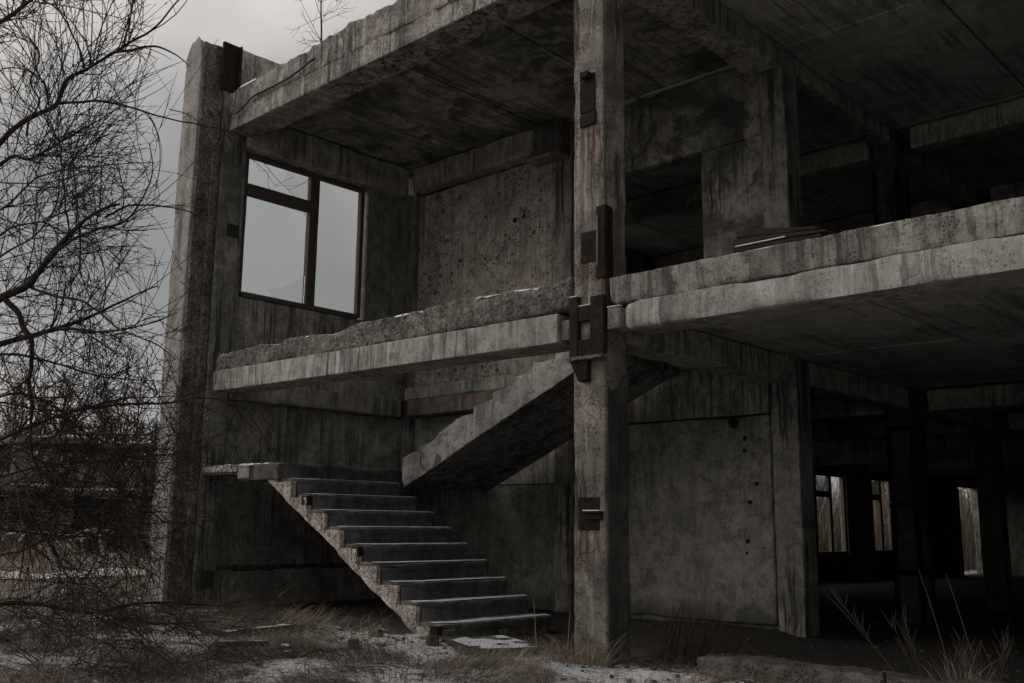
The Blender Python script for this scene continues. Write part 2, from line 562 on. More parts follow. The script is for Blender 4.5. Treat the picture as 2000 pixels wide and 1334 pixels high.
M['flight2'] = concrete('chipped_stair_plaster', (0.50, 0.485, 0.455), (0.38, 0.365, 0.34), streak=0.35, pit=0.4, bump=0.6, rust=0.3, off=16.1, agg=0.15, flake=0.3, stain=0.3)
M['reddish'] = concrete('brown_stained_blocks', (0.34, 0.26, 0.215), (0.24, 0.182, 0.15), streak=0.5, pit=0.3, bump=0.4, off=17.7)
M['kerb'] = concrete('foundation_concrete', (0.17, 0.162, 0.147), (0.10, 0.095, 0.086), streak=0.1, pit=0.8, bump=1.0, off=18.3, agg=0.4, stain=0.6)
M['stained'] = concrete('water_stained_concrete', (0.30, 0.286, 0.247), (0.19, 0.18, 0.155), streak=0.9, pit=0.5, bump=0.55, off=20.4, mould=0.8, efflo=0.3, stain=0.8, flake=0.3)
M['wallpale'] = concrete('pale_peeling_plaster', (0.50, 0.48, 0.43), (0.36, 0.345, 0.305), streak=0.6, pit=0.4, bump=0.45, off=21.7, flake=0.35, stain=0.4, efflo=0.3)
M['rubble'] = concrete('rubble_concrete', (0.13, 0.12, 0.107), (0.07, 0.064, 0.057), streak=0.0, pit=0.5, bump=0.7, off=19.1, agg=0.3)


def simple(name, c1, c2, scale=8, rough=0.85, bump=0.4, stretch=(1, 1, 1), spec=0.25, metal=0.0):
    N = NT(name)
    n = N.noise(N.pos(stretch), scale, 5, 0.65, 0.2)
    g = N.noise(N.pos(), 70, 3, 0.7)
    c = N.mix(N.ramp(n, 0.32, 0.68), c1, c2)
    c = N.mix(0.5, c, N.mix(N.ramp(g, 0.3, 0.7), (0.55, 0.55, 0.55), (1.1, 1.1, 1.1)), 'MULTIPLY')
    return N.bsdf(c, rough, N.math('ADD', n, N.math('MULTIPLY', g, 0.5)), bump, 0.01, spec, metal)


def steel(name, c1, c2, rusty):
    N = NT(name)
    n = N.noise(N.pos((1, 1, 0.6)), 9, 6, 0.7, 0.3)
    c = N.mix(N.ramp(n, 0.35, 0.65), c1, c2)
    n2 = N.noise(N.pos(), 23, 5, 0.75)
    c = N.mix(N.ramp(n2, 0.54, 0.66, 0, rusty), c, (0.075, 0.036, 0.018))
    c = N.mix(N.ramp(n2, 0.46, 0.36, 0, 0.6), c, (0.006, 0.005, 0.005))
    return N.bsdf(c, 0.82, N.math('ADD', n, N.math('MULTIPLY', n2, 0.8)), 0.7, 0.012, 0.12)


M['steel'] = steel('rusty_steel', (0.012, 0.009, 0.008), (0.030, 0.018, 0.013), 0.55)
M['steeldark'] = steel('dark_rusted_plate', (0.009, 0.0075, 0.007), (0.020, 0.014, 0.011), 0.35)
M['frame'] = simple('weathered_window_wood', (0.055, 0.048, 0.040), (0.12, 0.10, 0.082), 14, 0.85, 0.4, (6, 6, 0.8))
M['timber'] = simple('rotten_timber', (0.010, 0.009, 0.0085), (0.034, 0.030, 0.027), 10, 0.9, 0.8, (1.2, 9, 9))
M['bark'] = simple('willow_bark', (0.016, 0.013, 0.011), (0.040, 0.032, 0.026), 18, 0.85, 0.6)
M['lichen'] = simple('lichen_bark', (0.030, 0.022, 0.014), (0.085, 0.055, 0.022), 14, 0.85, 0.6)
M['twig'] = simple('dark_twig_bark', (0.016, 0.012, 0.010), (0.032, 0.023, 0.018), 9, 0.7, 0.2)
M['paletwig'] = simple('pale_dry_twig', (0.055, 0.047, 0.038), (0.11, 0.092, 0.074), 9, 0.8, 0.2)
M['pinebark'] = simple('pine_bark', (0.035, 0.025, 0.02), (0.08, 0.055, 0.04), 6, 0.9, 0.5)
M['birchbark'] = simple('birch_bark', (0.30, 0.29, 0.27), (0.55, 0.53, 0.50), 3, 0.8, 0.3)
M['needles'] = simple('pine_needles', (0.022, 0.026, 0.018), (0.048, 0.050, 0.032), 1.2, 0.8, 0.0)
M['brush'] = simple('bare_brush', (0.045, 0.034, 0.027), (0.10, 0.075, 0.058), 1.5, 0.9, 0.0)
M['reeds'] = simple('dry_reeds', (0.085, 0.058, 0.042), (0.17, 0.122, 0.09), 2.0, 0.9, 0.0)
M['cable'] = simple('black_rubber', (0.02, 0.018, 0.017), (0.035, 0.03, 0.028), 10, 0.7, 0.2)
M['wreckpaint'] = simple('faded_cream_paint', (0.42, 0.35, 0.25), (0.60, 0.53, 0.40), 5, 0.55, 0.2, spec=0.4)
M['wreckwhite'] = simple('faded_white_paint', (0.40, 0.38, 0.36), (0.60, 0.58, 0.55), 5, 0.55, 0.2, spec=0.4)
M['wreckred'] = simple('faded_red_paint', (0.12, 0.03, 0.022), (0.2, 0.06, 0.045), 5, 0.6, 0.2)
M['shed'] = simple('distant_brick_wall', (0.11, 0.087, 0.073), (0.21, 0.17, 0.142), 2.2, 0.9, 0.3)
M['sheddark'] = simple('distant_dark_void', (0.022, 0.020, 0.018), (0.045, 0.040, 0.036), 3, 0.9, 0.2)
M['shedroof'] = simple('distant_grey_slab', (0.10, 0.095, 0.088), (0.17, 0.16, 0.15), 3, 0.9, 0.3)


def snow_mat():
    N = NT('thin_snow')
    n = N.noise(N.pos(), 14, 5, 0.7)
    c = N.mix(N.ramp(n, 0.3, 0.7), (0.45, 0.455, 0.47), (0.72, 0.73, 0.745))
    return N.bsdf(c, 0.75, n, 0.4, 0.01, 0.2)


M['snow'] = snow_mat()


def glass_mat():
    N = NT('dirty_glass')
    tr = N.n('ShaderNodeBsdfTransparent')
    tr.inputs[0].default_value = (0.96, 0.965, 0.96, 1)
    gl = N.n('ShaderNodeBsdfGlossy')
    gl.inputs['Roughness'].default_value = 0.06
    gl.inputs[0].default_value = (0.8, 0.8, 0.8, 1)
    fr = N.n('ShaderNodeFresnel')
    fr.inputs[0].default_value = 1.4
    mx = N.n('ShaderNodeMixShader')
    N.l(N.math('MULTIPLY', fr.outputs[0], 0.6), mx.inputs[0])
    N.l(tr.outputs[0], mx.inputs[1])
    N.l(gl.outputs[0], mx.inputs[2])
    N.l(mx.outputs[0], N.out.inputs[0])
    return N.m


M['glass'] = glass_mat()


def ground_mat():
    N = NT('snowy_dead_ground')
    a = N.n('ShaderNodeAttribute')
    a.attribute_name = 'snow'
    b = N.n('ShaderNodeAttribute')
    b.attribute_name = 'dirt'
    n1 = N.noise(N.pos((1, 1, 1)), 2.2, 6, 0.65, 0.5)
    n2 = N.noise(N.pos((1, 1, 1)), 17, 6, 0.72, 0.6)
    n3 = N.noise(N.pos((1, 1, 1)), 75, 3, 0.7)
    grass = N.mix(N.ramp(n2, 0.35, 0.65), (0.072, 0.057, 0.045), (0.19, 0.152, 0.118))
    dirt = N.mix(N.ramp(n2, 0.35, 0.65), (0.030, 0.026, 0.022), (0.062, 0.056, 0.049))
    c = N.mix(b.outputs['Fac'], grass, dirt)
    c = N.mix(0.7, c, N.mix(N.ramp(n3, 0.3, 0.7), (0.45, 0.45, 0.45), (1.25, 1.25, 1.25)), 'MULTIPLY')
    s = N.math('ADD', N.math('MULTIPLY', n1, 0.45), N.math('MULTIPLY', n2, 0.55))
    s = N.math('ADD', s, N.math('MULTIPLY', N.math('SUBTRACT', n3, 0.5), 0.25))
    s = N.math('ADD', s, N.math('SUBTRACT', a.outputs['Fac'], 0.5))
    c = N.mix(N.ramp(s, 0.47, 0.58), c, (0.72, 0.73, 0.75))
    h = N.math('ADD', N.math('MULTIPLY', n2, 1.0), N.math('MULTIPLY', n3, 0.4))
    return N.bsdf(c, 0.92, h, 0.8, 0.03, 0.15)


M['ground'] = ground_mat()


def blade_mat(name, stops):
    N = NT(name)
    a = N.n('ShaderNodeAttribute')
    a.attribute_name = 'tint'
    r = N.n('ShaderNodeValToRGB')
    e = r.color_ramp.elements
    e[0].color = (*stops[0], 1)
    e[1].color = (*stops[-1], 1)
    for i, s in enumerate(stops[1:-1]):
        k = e.new((i + 1) / (len(stops) - 1))
        k.color = (*s, 1)
    N.l(a.outputs['Fac'], r.inputs[0])
    return N.bsdf(r.outputs[0], 0.85, spec=0.15)


M['grass'] = blade_mat('dry_grass', [(0.040, 0.032, 0.025), (0.125, 0.099, 0.076), (0.225, 0.182, 0.143), (0.38, 0.32, 0.255)])
M['straw'] = blade_mat('pale_straw', [(0.10, 0.079, 0.058), (0.21, 0.168, 0.125), (0.36, 0.30, 0.23)])
M['redstem'] = blade_mat('red_brown_stems', [(0.035, 0.024, 0.018), (0.075, 0.047, 0.034), (0.12, 0.08, 0.056)])
M['greytwig'] = blade_mat('grey_stems', [(0.035, 0.030, 0.025), (0.07, 0.06, 0.05), (0.12, 0.105, 0.088)])

# ------------------------------------------------------------------ ground
def height(x, y):
    x = np.asarray(x, float)
    y = np.asarray(y, float)
    P = np.stack([x, y, np.zeros_like(x)], -1)
    h = (fbm(P * 1.1, 3, 3) - 0.5) * 0.16 + (fbm(P * 5.0, 4, 2) - 0.5) * 0.05
    inside = np.clip((y - 0.4) / 0.5, 0, 1) * (x > -6)
    h = h * (1 - 0.55 * inside)
    # hall floor lies a little lower behind the foundation beam and sinks slowly to the far end
    hall = np.clip((x + 0.1) / 0.6, 0, 1) * np.clip((y - 0.7) / 0.3, 0, 1)
    deep = np.clip((y - 3.4) / 1.0, 0, 1)
    h = h - 0.10 * np.maximum(hall, deep) - 0.014 * np.clip(y - 6, 0, 22)
    d = np.hypot(x - 4, y)
    h = h + np.clip((d - 30) / 60, 0, 1) ** 2 * (fbm(P * 0.03, 5, 2)) * 2.0
    # keep it under the nearest columns
    return h - 0.01


def axis_grid(lo, hi, res, far):
    mid = np.arange(lo, hi + res * 0.5, res)
    g = [res]
    left, right = [], []
    p, s = lo, res
    while p > -far:
        s *= 1.16
        p -= s
        left.append(p)
    p, s = hi, res
    while p < far:
        s *= 1.16
        p += s
        right.append(p)
    return np.concatenate([left[::-1], mid, right])


gx = axis_grid(-8.5, 4.5, 0.06, 500)
gy = axis_grid(-3.8, 4.5, 0.06, 500)
GX, GY = np.meshgrid(gx, gy, indexing='ij')
gz = height(GX.ravel(), GY.ravel())
GV = np.stack([GX.ravel(), GY.ravel(), gz], -1)
I = np.arange(len(gx) * len(gy)).reshape(len(gx), len(gy))
GF = np.stack([I[:-1, :-1], I[1:, :-1], I[1:, 1:], I[:-1, 1:]], -1).reshape(-1, 4)
gme = mesh_np('ground', GV, GF, True, [M['ground']])
roofed = ((GV[:, 0] > -6.0) & (GV[:, 0] < 12)).astype(float) * np.clip((GV[:, 1] - 0.1) / 0.9, 0, 1)
snowv = 0.525 - 0.62 * roofed
snowv -= 0.10 * np.clip((-GV[:, 0] - 7) / 6, 0, 1)
apron = np.exp(-((GV[:, 1] + 0.45) / 0.45) ** 2) * (GV[:, 0] > -3.2) * (GV[:, 0] < 1.6)
snowv += 0.05 * apron
dirtv = np.clip(roofed + apron * 0.8, 0, 1)
for nm, val in (('snow', snowv), ('dirt', dirtv)):
    at_ = gme.attributes.new(nm, 'FLOAT', 'POINT')
    at_.data.foreach_set('value', np.clip(val, 0, 1).astype(np.float32))
obj('ground', gme, kind='structure')


def strip_path():
    ys = np.concatenate([np.arange(-14, 12, 0.35), np.arange(12, 60, 1.0)])
    V, F = [], []
    for i, y in enumerate(ys):
        n = fbm(np.array([[y * 0.5, 1.0, 0], [y * 0.5, 9.0, 0]]), 21, 3)
        xa, xb = -12.35 - 0.5 * n[0], -14.5 - 0.6 * n[1]
        for t in (0, 0.33, 0.66, 1):
            x = xa + (xb - xa) * t
            V.append((x, y, float(height([x], [y])[0]) + 0.045))
        if i:
            for k in range(3):
                a = (i - 1) * 4 + k
                F.append((a, a + 1, a + 5, a + 4))
    return obj('snowy_path', mesh_np('snowy_path', np.array(V), F, True, [M['snow']]), kind='structure')


strip_path()

# ------------------------------------------------------------------ the ruined building
B = empty('ruined_building', (0, 0, 0), 'two-storey roofless-fronted concrete frame ruin with open stairwell', 'building')


def column(x, y, z0, z1, mat, w=0.30, d=0.30, label=None, **k):
    kw = dict(res=0.07, chip=0.016, rough=0.004, big=0.02)
    kw.update(k)
    return rbox('column', x - w / 2, x + w / 2, y, y + d, z0, z1, mat, B, label, **kw)


def sub(name, parent, *a, **k):
    mat = a[-1]
    V, F = rbox_np(*a[:-1], **k)
    return obj(name, mesh_np(name, V, F, True, [mat]), parent)


# front columns
colC = column(0.0, 0.0, -0.4, 6.30, M['column'], w=0.315, res=0.045, chip=0.02, rough=0.006, big=0.035, label='brown rust-streaked column standing free in front')
colL = column(-6.0, 0.0, -0.4, 6.75, M['innercol'], res=0.06, label='grey corner column behind the pale corner block')


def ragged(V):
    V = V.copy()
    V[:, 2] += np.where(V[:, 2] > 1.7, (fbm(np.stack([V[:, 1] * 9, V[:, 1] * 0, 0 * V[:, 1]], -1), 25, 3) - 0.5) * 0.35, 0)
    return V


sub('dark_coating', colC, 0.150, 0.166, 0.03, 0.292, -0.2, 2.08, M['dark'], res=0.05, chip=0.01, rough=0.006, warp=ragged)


def plate(parent, x0, x1, z0, z1, t=0.014, y=0.0, name='steel_plate', mat=None):
    return sub(name, parent, x0, x1, y - t, y + 0.02, z0, z1, mat or M['steeldark'], res=0.025, chip=0.008, rough=0.002, big=0.02, freq=7)


# embedded plates on the free column
plate(colC, -0.085, 0.075, 4.40, 4.74, 0.012)
plate(colC, -0.080, 0.085, 4.28, 4.395, 0.020)
sub('steel_plate', colC, -0.035, 0.045, -0.075, 0.0, 4.69, 4.74, M['steel'], res=0.05, chip=0.006, rough=0.004, big=0.01)
plate(colC, -0.078, 0.086, 3.11, 3.37, 0.010)
sub('angle_bar', colC, 0.088, 0.176, -0.018, 0.010, 2.96, 3.56, M['steeldark'], res=0.1, chip=0.004)
sub('angle_bar', colC, 0.150, 0.178, -0.018, 0.09, 2.96, 3.56, M['steeldark'], res=0.1, chip=0.004)
sub('angle_bar', colC, 0.098, 0.112, -0.030, -0.016, 3.06, 3.48, M['reddish'], res=0.1, chip=0.003)
# H-shaped steel bracket at the floor joint
for a, b, c, d in ((-0.170, -0.085, 2.335, 2.83), (0.045, 0.178, 2.335, 2.81)):
    sub('steel_bracket', colC, a, b, -0.045, 0.012, c, d, M['steel'], res=0.1, chip=0.005, rough=0.002)
sub('steel_bracket', colC, -0.084, 0.044, -0.038, 0.012, 2.62, 2.745, M['steel'], res=0.1, chip=0.004, rough=0.002)
sub('steel_bracket', colC, -0.084, 0.044, -0.040, 0.012, 2.335, 2.47, M['steel'], res=0.1, chip=0.004, rough=0.002)
sub('steel_plate', colC, -0.175, 0.19, -0.075, 0.0, 2.30, 2.332, M['screed'], res=0.05, chip=0.008, rough=0.004)
sub('steel_bracket', colC, -0.16, 0.02, -0.05, 0.005, 2.13, 2.298, M['steeldark'], res=0.06, chip=0.01,  # bracket and the triangular shadow below it, made as one dark piece
    warp=lambda V: V * np.array([1, 1, 1]) + np.stack([np.clip((2.298 - V[:, 2]) / 0.17, 0, 1) * np.clip((0.02 - V[:, 0]) / 0.18, 0, 1) * 0.09, 0 * V[:, 0], 0 * V[:, 0]], -1))
# lower plate with its shelf
plate(colC, -0.105, 0.10, 0.975, 1.225, 0.012)
sub('angle_bar', colC, -0.03, 0.135, -0.055, 0.0, 1.105, 1.118, M['steel'], res=0.06, chip=0.003)
sub('angle_bar', colC, -0.03, 0.135, -0.030, 0.0, 1.055, 1.104, M['steeldark'], res=0.06, chip=0.003)
# stub ends of the beams against the bracket
sub('beam_stub', colC, -0.30, -0.176, 0.02, 0.2, 2.50, 2.665, M['column'], res=0.05, chip=0.012, rough=0.008)
sub('beam_stub', colC, 0.20, 0.325, -0.03, 0.2, 2.52, 2.70, M['column'], res=0.05, chip=0.015, rough=0.01, big=0.02)

# plates on the corner column's inner side
for y0, y1, z0, z1 in ((0.13, 0.295, 4.50, 4.66), (0.08, 0.26, 0.24, 0.43)):
    sub('steel_plate', colL, -5.855, -5.838, y0, y1, z0, z1, M['sheddark'], res=0.1, chip=0.003)
# steel channel on the column head
sub('steel_channel', colL, -5.846, -5.80, -0.10, 0.13, 6.37, 7.0, M['steeldark'], res=0.06, chip=0.01, rough=0.004, big=0.02)
sub('steel_channel', colL, -5.80, -5.74, 0.10, 0.135, 6.37, 6.99, M['steeldark'], res=0.06, chip=0.01, rough=0.004, big=0.02)

# pale corner block in front of the corner column, top broken round
def round_top(V):
    z = V[:, 2]
    V = V.copy()
    x = (V[:, 0] + 6.37) / 0.395
    top = 7.04 - 0.24 * np.clip(0.42 - x, 0, 1) ** 1.3 / 0.32 - 0.10 * np.clip(x - 0.8, 0, 1) / 0.2 + (fbm(np.stack([V[:, 0] * 14, V[:, 1] * 14, 0 * x], -1), 17, 3) - 0.5) * 0.22
    k = np.clip((z - 6.2) / (7.05 - 6.2), 0, 1)
    V[:, 2] = np.where(z > 6.2, 6.2 + (top - 6.2) * k, z)
    V[:, 0] += (fbm(V * 2.0, 19, 3) - 0.5) * 0.03
    return V


rbox('corner_block', -6.37, -5.975, -0.31, -0.004, -0.4, 7.05, M['pale'], B, 'pale concrete corner block with broken top', res=0.04, chip=0.012, rough=0.006, big=0.03, freq=4, warp=round_top)
# its broken side of exposed aggregate
rbox('broken_face', -5.974, -5.93, -0.285, -0.006, -0.3, 6.98, M['screed'], B, res=0.035, chip=0.02, rough=0.02, freq=4)
rbox('broken_face', -5.929, -5.87, -0.12, -0.006, -0.3, 5.7, M['screed'], B, res=0.05, chip=0.03, rough=0.022, freq=4)
rbox('corner_block', -6.36, -6.152, 0.0, 0.33, -0.4, 6.95, M['pale'], B, res=0.12, chip=0.02)

# gable wall, stair bay
gw = rbox('wall_panel', -6.16, -5.955, 0.32, 3.20, -0.4, 0.43, M['gable'], B, 'lower gable panel under the landing', res=0.08, chip=0.012, rough=0.005, big=0.03)
rbox('wall_panel', -6.18, -5.985, 0.31, 3.20, 0.425, 2.47, M['gable'], B, res=0.08, chip=0.006, rough=0.005, big=0.02)
rbox('corner_block', -6.34, -6.19, 0.331, 3.5, -0.4, 3.2, M['gable'], B, res=0.5, chip=0.01)  # unseen backing outside the gable panels, added to stop light leaking through gaps
rbox('floor_beam', -6.14, -5.80, 0.32, 3.02, 2.475, 2.72, M['innerbeam'], B, 'gable floor beam under the window wall', res=0.07, chip=0.02, rough=0.005, big=0.02)
rbox('wall_panel', -6.17, -5.93, 0.34, 3.20, 2.725, 2.96, M['gable'], B, res=0.08, chip=0.015, rough=0.006)
rbox('wall_panel', -6.18, -5.97, 0.36, 3.20, 2.965, 3.80, M['gable'], B, 'stained panel under the broken window', res=0.07, chip=0.012, rough=0.004, big=0.02)
rbox('wall_panel', -6.18, -5.965, 0.31, 0.415, 3.30, 5.84, M['gable'], B, res=0.06, chip=0.012, rough=0.004)
rbox('wall_panel', -6.18, -5.955, 2.42, 3.20, 3.80, 5.84, M['plaster'], B, res=0.07, chip=0.012, rough=0.004)
rbox('roof_beam', -6.14, -5.78, 0.34, 3.02, 5.72, 6.145, M['innerbeam'], B, 'gable roof beam over the broken window', res=0.07, chip=0.02, rough=0.006, big=0.025)
rbox('parapet_panel', -6.20, -6.02, 0.20, 6.4, 6.16, 7.11, M['gable'], B, 'gable parapet panel rising above the roof', res=0.09, chip=0.015, rough=0.006, big=0.03)

rbox('sooty_ledge', -5.99, -5.95, 0.33, 3.15, 0.42, 0.475, M['dark'], B, res=0.035, chip=0.015, rough=0.03, big=0.03, freq=4)

# window
def gable_window(y0, y1, z0, z1, x, fine=True):
    w = sub('window', B, x - 0.05, x + 0.03, y0, y0 + 0.045, z0, z1, M['frame'], res=0.2, chip=0.006, rough=0.002)
    m = y0 + (y1 - y0) * 0.56
    tz = z0 + (z1 - z0) * 0.735
    for nm, a in (('frame', (x - 0.05, x + 0.03, y1 - 0.06, y1, z0, z1)), ('frame', (x - 0.05, x + 0.03, y0 + 0.046, y1 - 0.061, z1 - 0.055, z1)),
                  ('sill', (x - 0.06, x + 0.05, y0 + 0.046, y1 - 0.061, z0 - 0.03, z0 + 0.035)), ('mullion', (x - 0.05, x + 0.035, m - 0.072, m - 0.002, z0 + 0.036, z1 - 0.056)),
                  ('mullion', (x - 0.046, x + 0.026, m, m + 0.078, z0 + 0.036, z1 - 0.056)), ('transom', (x - 0.05, x + 0.04, y0 + 0.046, m - 0.073, tz - 0.065, tz + 0.085))):
        sub(nm, w, *a, M['frame'], res=0.2, chip=0.006, rough=0.002)
    return w, m, tz


winA, wm, wtz = gable_window(0.415, 2.36, 3.83, 5.715, -6.0)


def pane(parent, pts, x, t=0.004):
    n = len(pts)
    V = [(x - t / 2, a, b) for a, b in pts] + [(x + t / 2, a, b) for a, b in pts]
    F = [tuple(range(n)), tuple(range(2 * n - 1, n - 1, -1))] + [(i, i + n, (i + 1) % n + n, (i + 1) % n) for i in range(n)]
    return obj('pane', mesh_np('pane', np.array(V), F, False, [M['glass']]), parent)


pane(winA, [(1.10, 5.70), (1.05, 5.58), (1.02, 5.50), (1.04, 5.45), (1.14, 5.36), (1.20, 5.30), (1.43, 5.29), (1.43, 5.70)], -6.01)
pane(winA, [(0.87, 3.97), (1.12, 4.05), (1.43, 4.26), (1.43, 3.86), (0.96, 3.86)], -6.01)
pane(winA, [(1.585, 3.865), (2.30, 3.865), (2.30, 5.66), (1.585, 5.66)], -6.01)

# rear columns and the stairwell's back wall
column(-5.98, 3.20, -0.4, 6.14, M['innercol'], w=0.30)
column(-2.98, 3.21, -0.4, 6.14, M['innercol'], w=0.27)
col2 = column(0.0, 3.20, -0.5, 6.14, M['innercol'], w=0.30, res=0.06, label='grey inner column at the end of the first beam')
rbox('wall_panel', -5.80, -3.12, 3.30, 3.46, -0.4, 1.5, M['plaster'], B, res=0.09, chip=0.01, rough=0.004)
rbox('wall_panel', -5.80, -3.12, 3.285, 3.46, 1.51, 2.475, M['wallpale'], B, res=0.09, chip=0.01, rough=0.004)
rbox('wall_panel', -2.80, -0.18, 3.235, 3.42, 0.03, 2.165, M['plaster'], B, 'plain grey plaster wall behind the free column', res=0.04, chip=0.03, rough=0.004, big=0.07, freq=2.2)
rbox('wall_base', -2.82, -0.16, 3.27, 3.42, -0.5, 0.06, M['dark'], B, res=0.08, chip=0.02, rough=0.01)
rbox('wall_panel', -2.82, -0.18, 3.21, 3.42, 2.18, 2.72, M['gable'], B, res=0.07, chip=0.012, rough=0.005)
# lintel of stained blocks behind the stair
xb = -5.64
for i in range(9):
    wv = 0.29 + 0.05 * ((i * 7) % 3 - 1)
    rbox('block', xb + 0.004, xb + wv, 2.985 + 0.004 * ((i * 5) % 3), 3.27, 2.48, 2.70 + 0.004 * (i % 2), M['reddish'], B, res=0.06, chip=0.008, rough=0.003)
    xb += wv
rbox('wall_panel', -5.80, -0.2, 3.06, 3.27, 2.715, 2.90, M['wallpale'], B, res=0.07, chip=0.03, rough=0.012, big=0.05)
rbox('wall_panel', -5.80, -3.12, 3.255, 3.44, 2.92, 5.78, M['spotted'], B, 'mould-spotted brown plaster wall of the stairwell', res=0.07, chip=0.01, rough=0.004)
rbox('roof_beam', -5.70, -3.33, 3.03, 3.25, 5.79, 6.14, M['innerbeam'], B, res=0.06, chip=0.02, rough=0.006, big=0.03)
rbox('recess_block', -3.32, -2.84, 3.00, 3.20, 5.70, 6.13, M['dark'], B, res=0.06, chip=0.02, rough=0.006)  # dark block in place of a recess, its shade given as colour
rbox('board', -3.40, -2.86, 2.96, 3.20, 5.655, 5.69, M['reddish'], B, res=0.1, chip=0.006, rough=0.004)
rbox('wall_lintel', -2.83, -0.16, 3.24, 3.42, 5.25, 6.13, M['stained'], B, res=0.06, chip=0.015, rough=0.006, big=0.05)
rbox('wall_pier', -0.94, -0.16, 3.245, 3.42, 2.72, 5.246, M['stained'], B, 'streaked wall pier beside the upper opening', res=0.06, chip=0.015, rough=0.006, big=0.03)
rbox('wall_pier', -2.83, -2.30, 3.24, 3.42, 2.72, 5.246, M['plaster'], B, res=0.09, chip=0.015, rough=0.006)

# front edge beams -------------------------------------------------
def sag(amp, x0, x1):
    def f(V):
        V = V.copy()
        t = (V[:, 0] - x0) / (x1 - x0)
        V[:, 2] += amp * t
        return V
    return f


bl = rbox('floor_beam', -5.72, -0.335, 0.0, 0.40, 2.52, 2.765, M['beam'], B, 'streaked edge beam crossing the stairwell front', res=0.045, chip=0.012, rough=0.003, big=0.015, warp=sag(-0.035, -5.72, -0.33))
def scr(V):
    V = V.copy()
    up = V[:, 2] > 2.88
    n = fbm(np.stack([V[:, 0] * 2.0, V[:, 1] * 2, 0 * V[:, 0]], -1), 51, 3)
    V[:, 2] += np.where(up, (n - 0.5) * 0.07 + 0.05 * np.clip((V[:, 0] + 3.2) / 1.5, 0, 1), 0)
    V[:, 1] += np.where(V[:, 1] < 0.2, (fbm(V * 3.2, 55, 3) - 0.5) * 0.05, 0)
    return V


bls = rbox('screed', -5.70, -0.20, 0.022, 0.42, 2.748, 2.975, M['screed'], B, 'crumbling screed along the stairwell beam', res=0.035, chip=0.03, rough=0.022, big=0.04, freq=4.5, warp=scr)
br = rbox('floor_beam', 0.335, 5.84, 0.0, 0.36, 2.51, 2.725, M['slabedge'], B, 'pale slab edge of the right bay', res=0.04, chip=0.006, rough=0.005, big=0.05, freq=3)
brs = rbox('screed', 0.205, 5.84, 0.004, 0.34, 2.727, 2.945, M['slabtop'], B, 'darker topping of the right slab edge', res=0.035, chip=0.007, rough=0.009, big=0.035, freq=4)
rl = rbox('roof_beam', -5.72, -0.335, 0.0, 0.40, 5.80, 6.06, M['roofbeam'], B, 'roof edge beam over the stairwell', res=0.045, chip=0.014, rough=0.004, big=0.02, warp=sag(0.03, -5.72, -0.33))


def scr2(V):
    V = V.copy()
    up = V[:, 2] > 6.2
    n = fbm(np.stack([V[:, 0] * 1.8, V[:, 1] * 2, 0 * V[:, 0]], -1), 61, 3)
    V[:, 2] += np.where(up, (n - 0.55) * 0.10 + (fbm(np.stack([V[:, 0] * 9, V[:, 1] * 9, 0 * V[:, 0]], -1), 63, 3) - 0.5) * 0.07 + 0.03 * np.clip((V[:, 0] + 5) / 1.0, 0, 1), 0)
    V[:, 1] += np.where(V[:, 1] < 0.2, (fbm(V * 3.0, 65, 3) - 0.5) * 0.045, 0)
    return V


rbox('screed', -5.74, -0.20, -0.012, 0.44, 6.035, 6.33, M['roofbeam'], B, 'ragged roof edge with spalled mortar', res=0.035, chip=0.03, rough=0.016, big=0.05, freq=3.6, warp=scr2)
rbox('parapet_block', -2.64, -0.3, 0.03, 0.5, 6.345, 6.62, M['roofbeam'], B, res=0.07, chip=0.03, rough=0.01, big=0.04)
rbox('roof_beam', 0.205, 5.84, 0.0, 0.36, 5.82, 6.33, M['roofbeam'], B, res=0.09, chip=0.014, rough=0.004)

# inner beams along the depth (X = 0 line) and across -----------------
def beam_y(x0, x1, y0, y1, z0, z1, mat='innerbeam', label=None, res=0.07):
    return rbox('cross_beam', x0, x1, y0, y1, z0, z1, M[mat], B, label, res=res, chip=0.025, rough=0.006, big=0.03)


beam_y(-0.185, 0.16, 0.31, 3.06, 2.46, 2.728, label='thick beam from the free column into the building')
beam_y(-0.185, 0.155, 3.56, 6.13, 2.47, 2.728)
beam_y(-0.20, 0.16, 0.31, 3.04, 5.865, 6.15, label='upper beam over the right bay')
beam_y(-0.10, 0.13, 3.56, 6.14, 5.94, 6.15)
YR = [6.2, 9.3, 12.4, 15.5, 18.6, 21.7, 24.8]
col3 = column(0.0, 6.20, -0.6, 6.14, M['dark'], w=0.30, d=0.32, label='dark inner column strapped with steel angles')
for z in (2.20, 1.25, 0.45):
    sub('steel_strap', col3, -0.18, 0.18, 6.165, 6.55, z, z + 0.07, M['steeldark'], res=0.2, chip=0.004)
for x, y in ((-0.175, 6.17), (0.12, 6.17), (0.12, 6.49)):
    for z0, z1 in ((-0.2, 0.44), (0.53, 1.24), (1.33, 2.19), (3.0, 5.6)):
        sub('steel_angle', col3, x, x + 0.055, y, y + 0.055, z0, z1, M['steeldark'], res=0.4, chip=0.004)
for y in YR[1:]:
    column(0.0, y, -0.7, 6.14, M['dark'], res=0.25)  # shade of the deep hall put into their darker colour
for y in [6.2] + YR[1:]:
    column(-5.98, y, -0.7, 6.14, M['innercol'], res=0.25)
for y in [0.0, 3.2] + YR:
    column(6.0, y, -0.7, 6.14, M['innercol'], res=0.25)
for a, b in zip(YR[:-1], YR[1:]):
    for z0, z1 in ((2.47, 2.725), (5.9, 6.15)):
        beam_y(-0.15, 0.15, a + 0.33, b - 0.02, z0, z1, 'innerbeam', res=0.25)
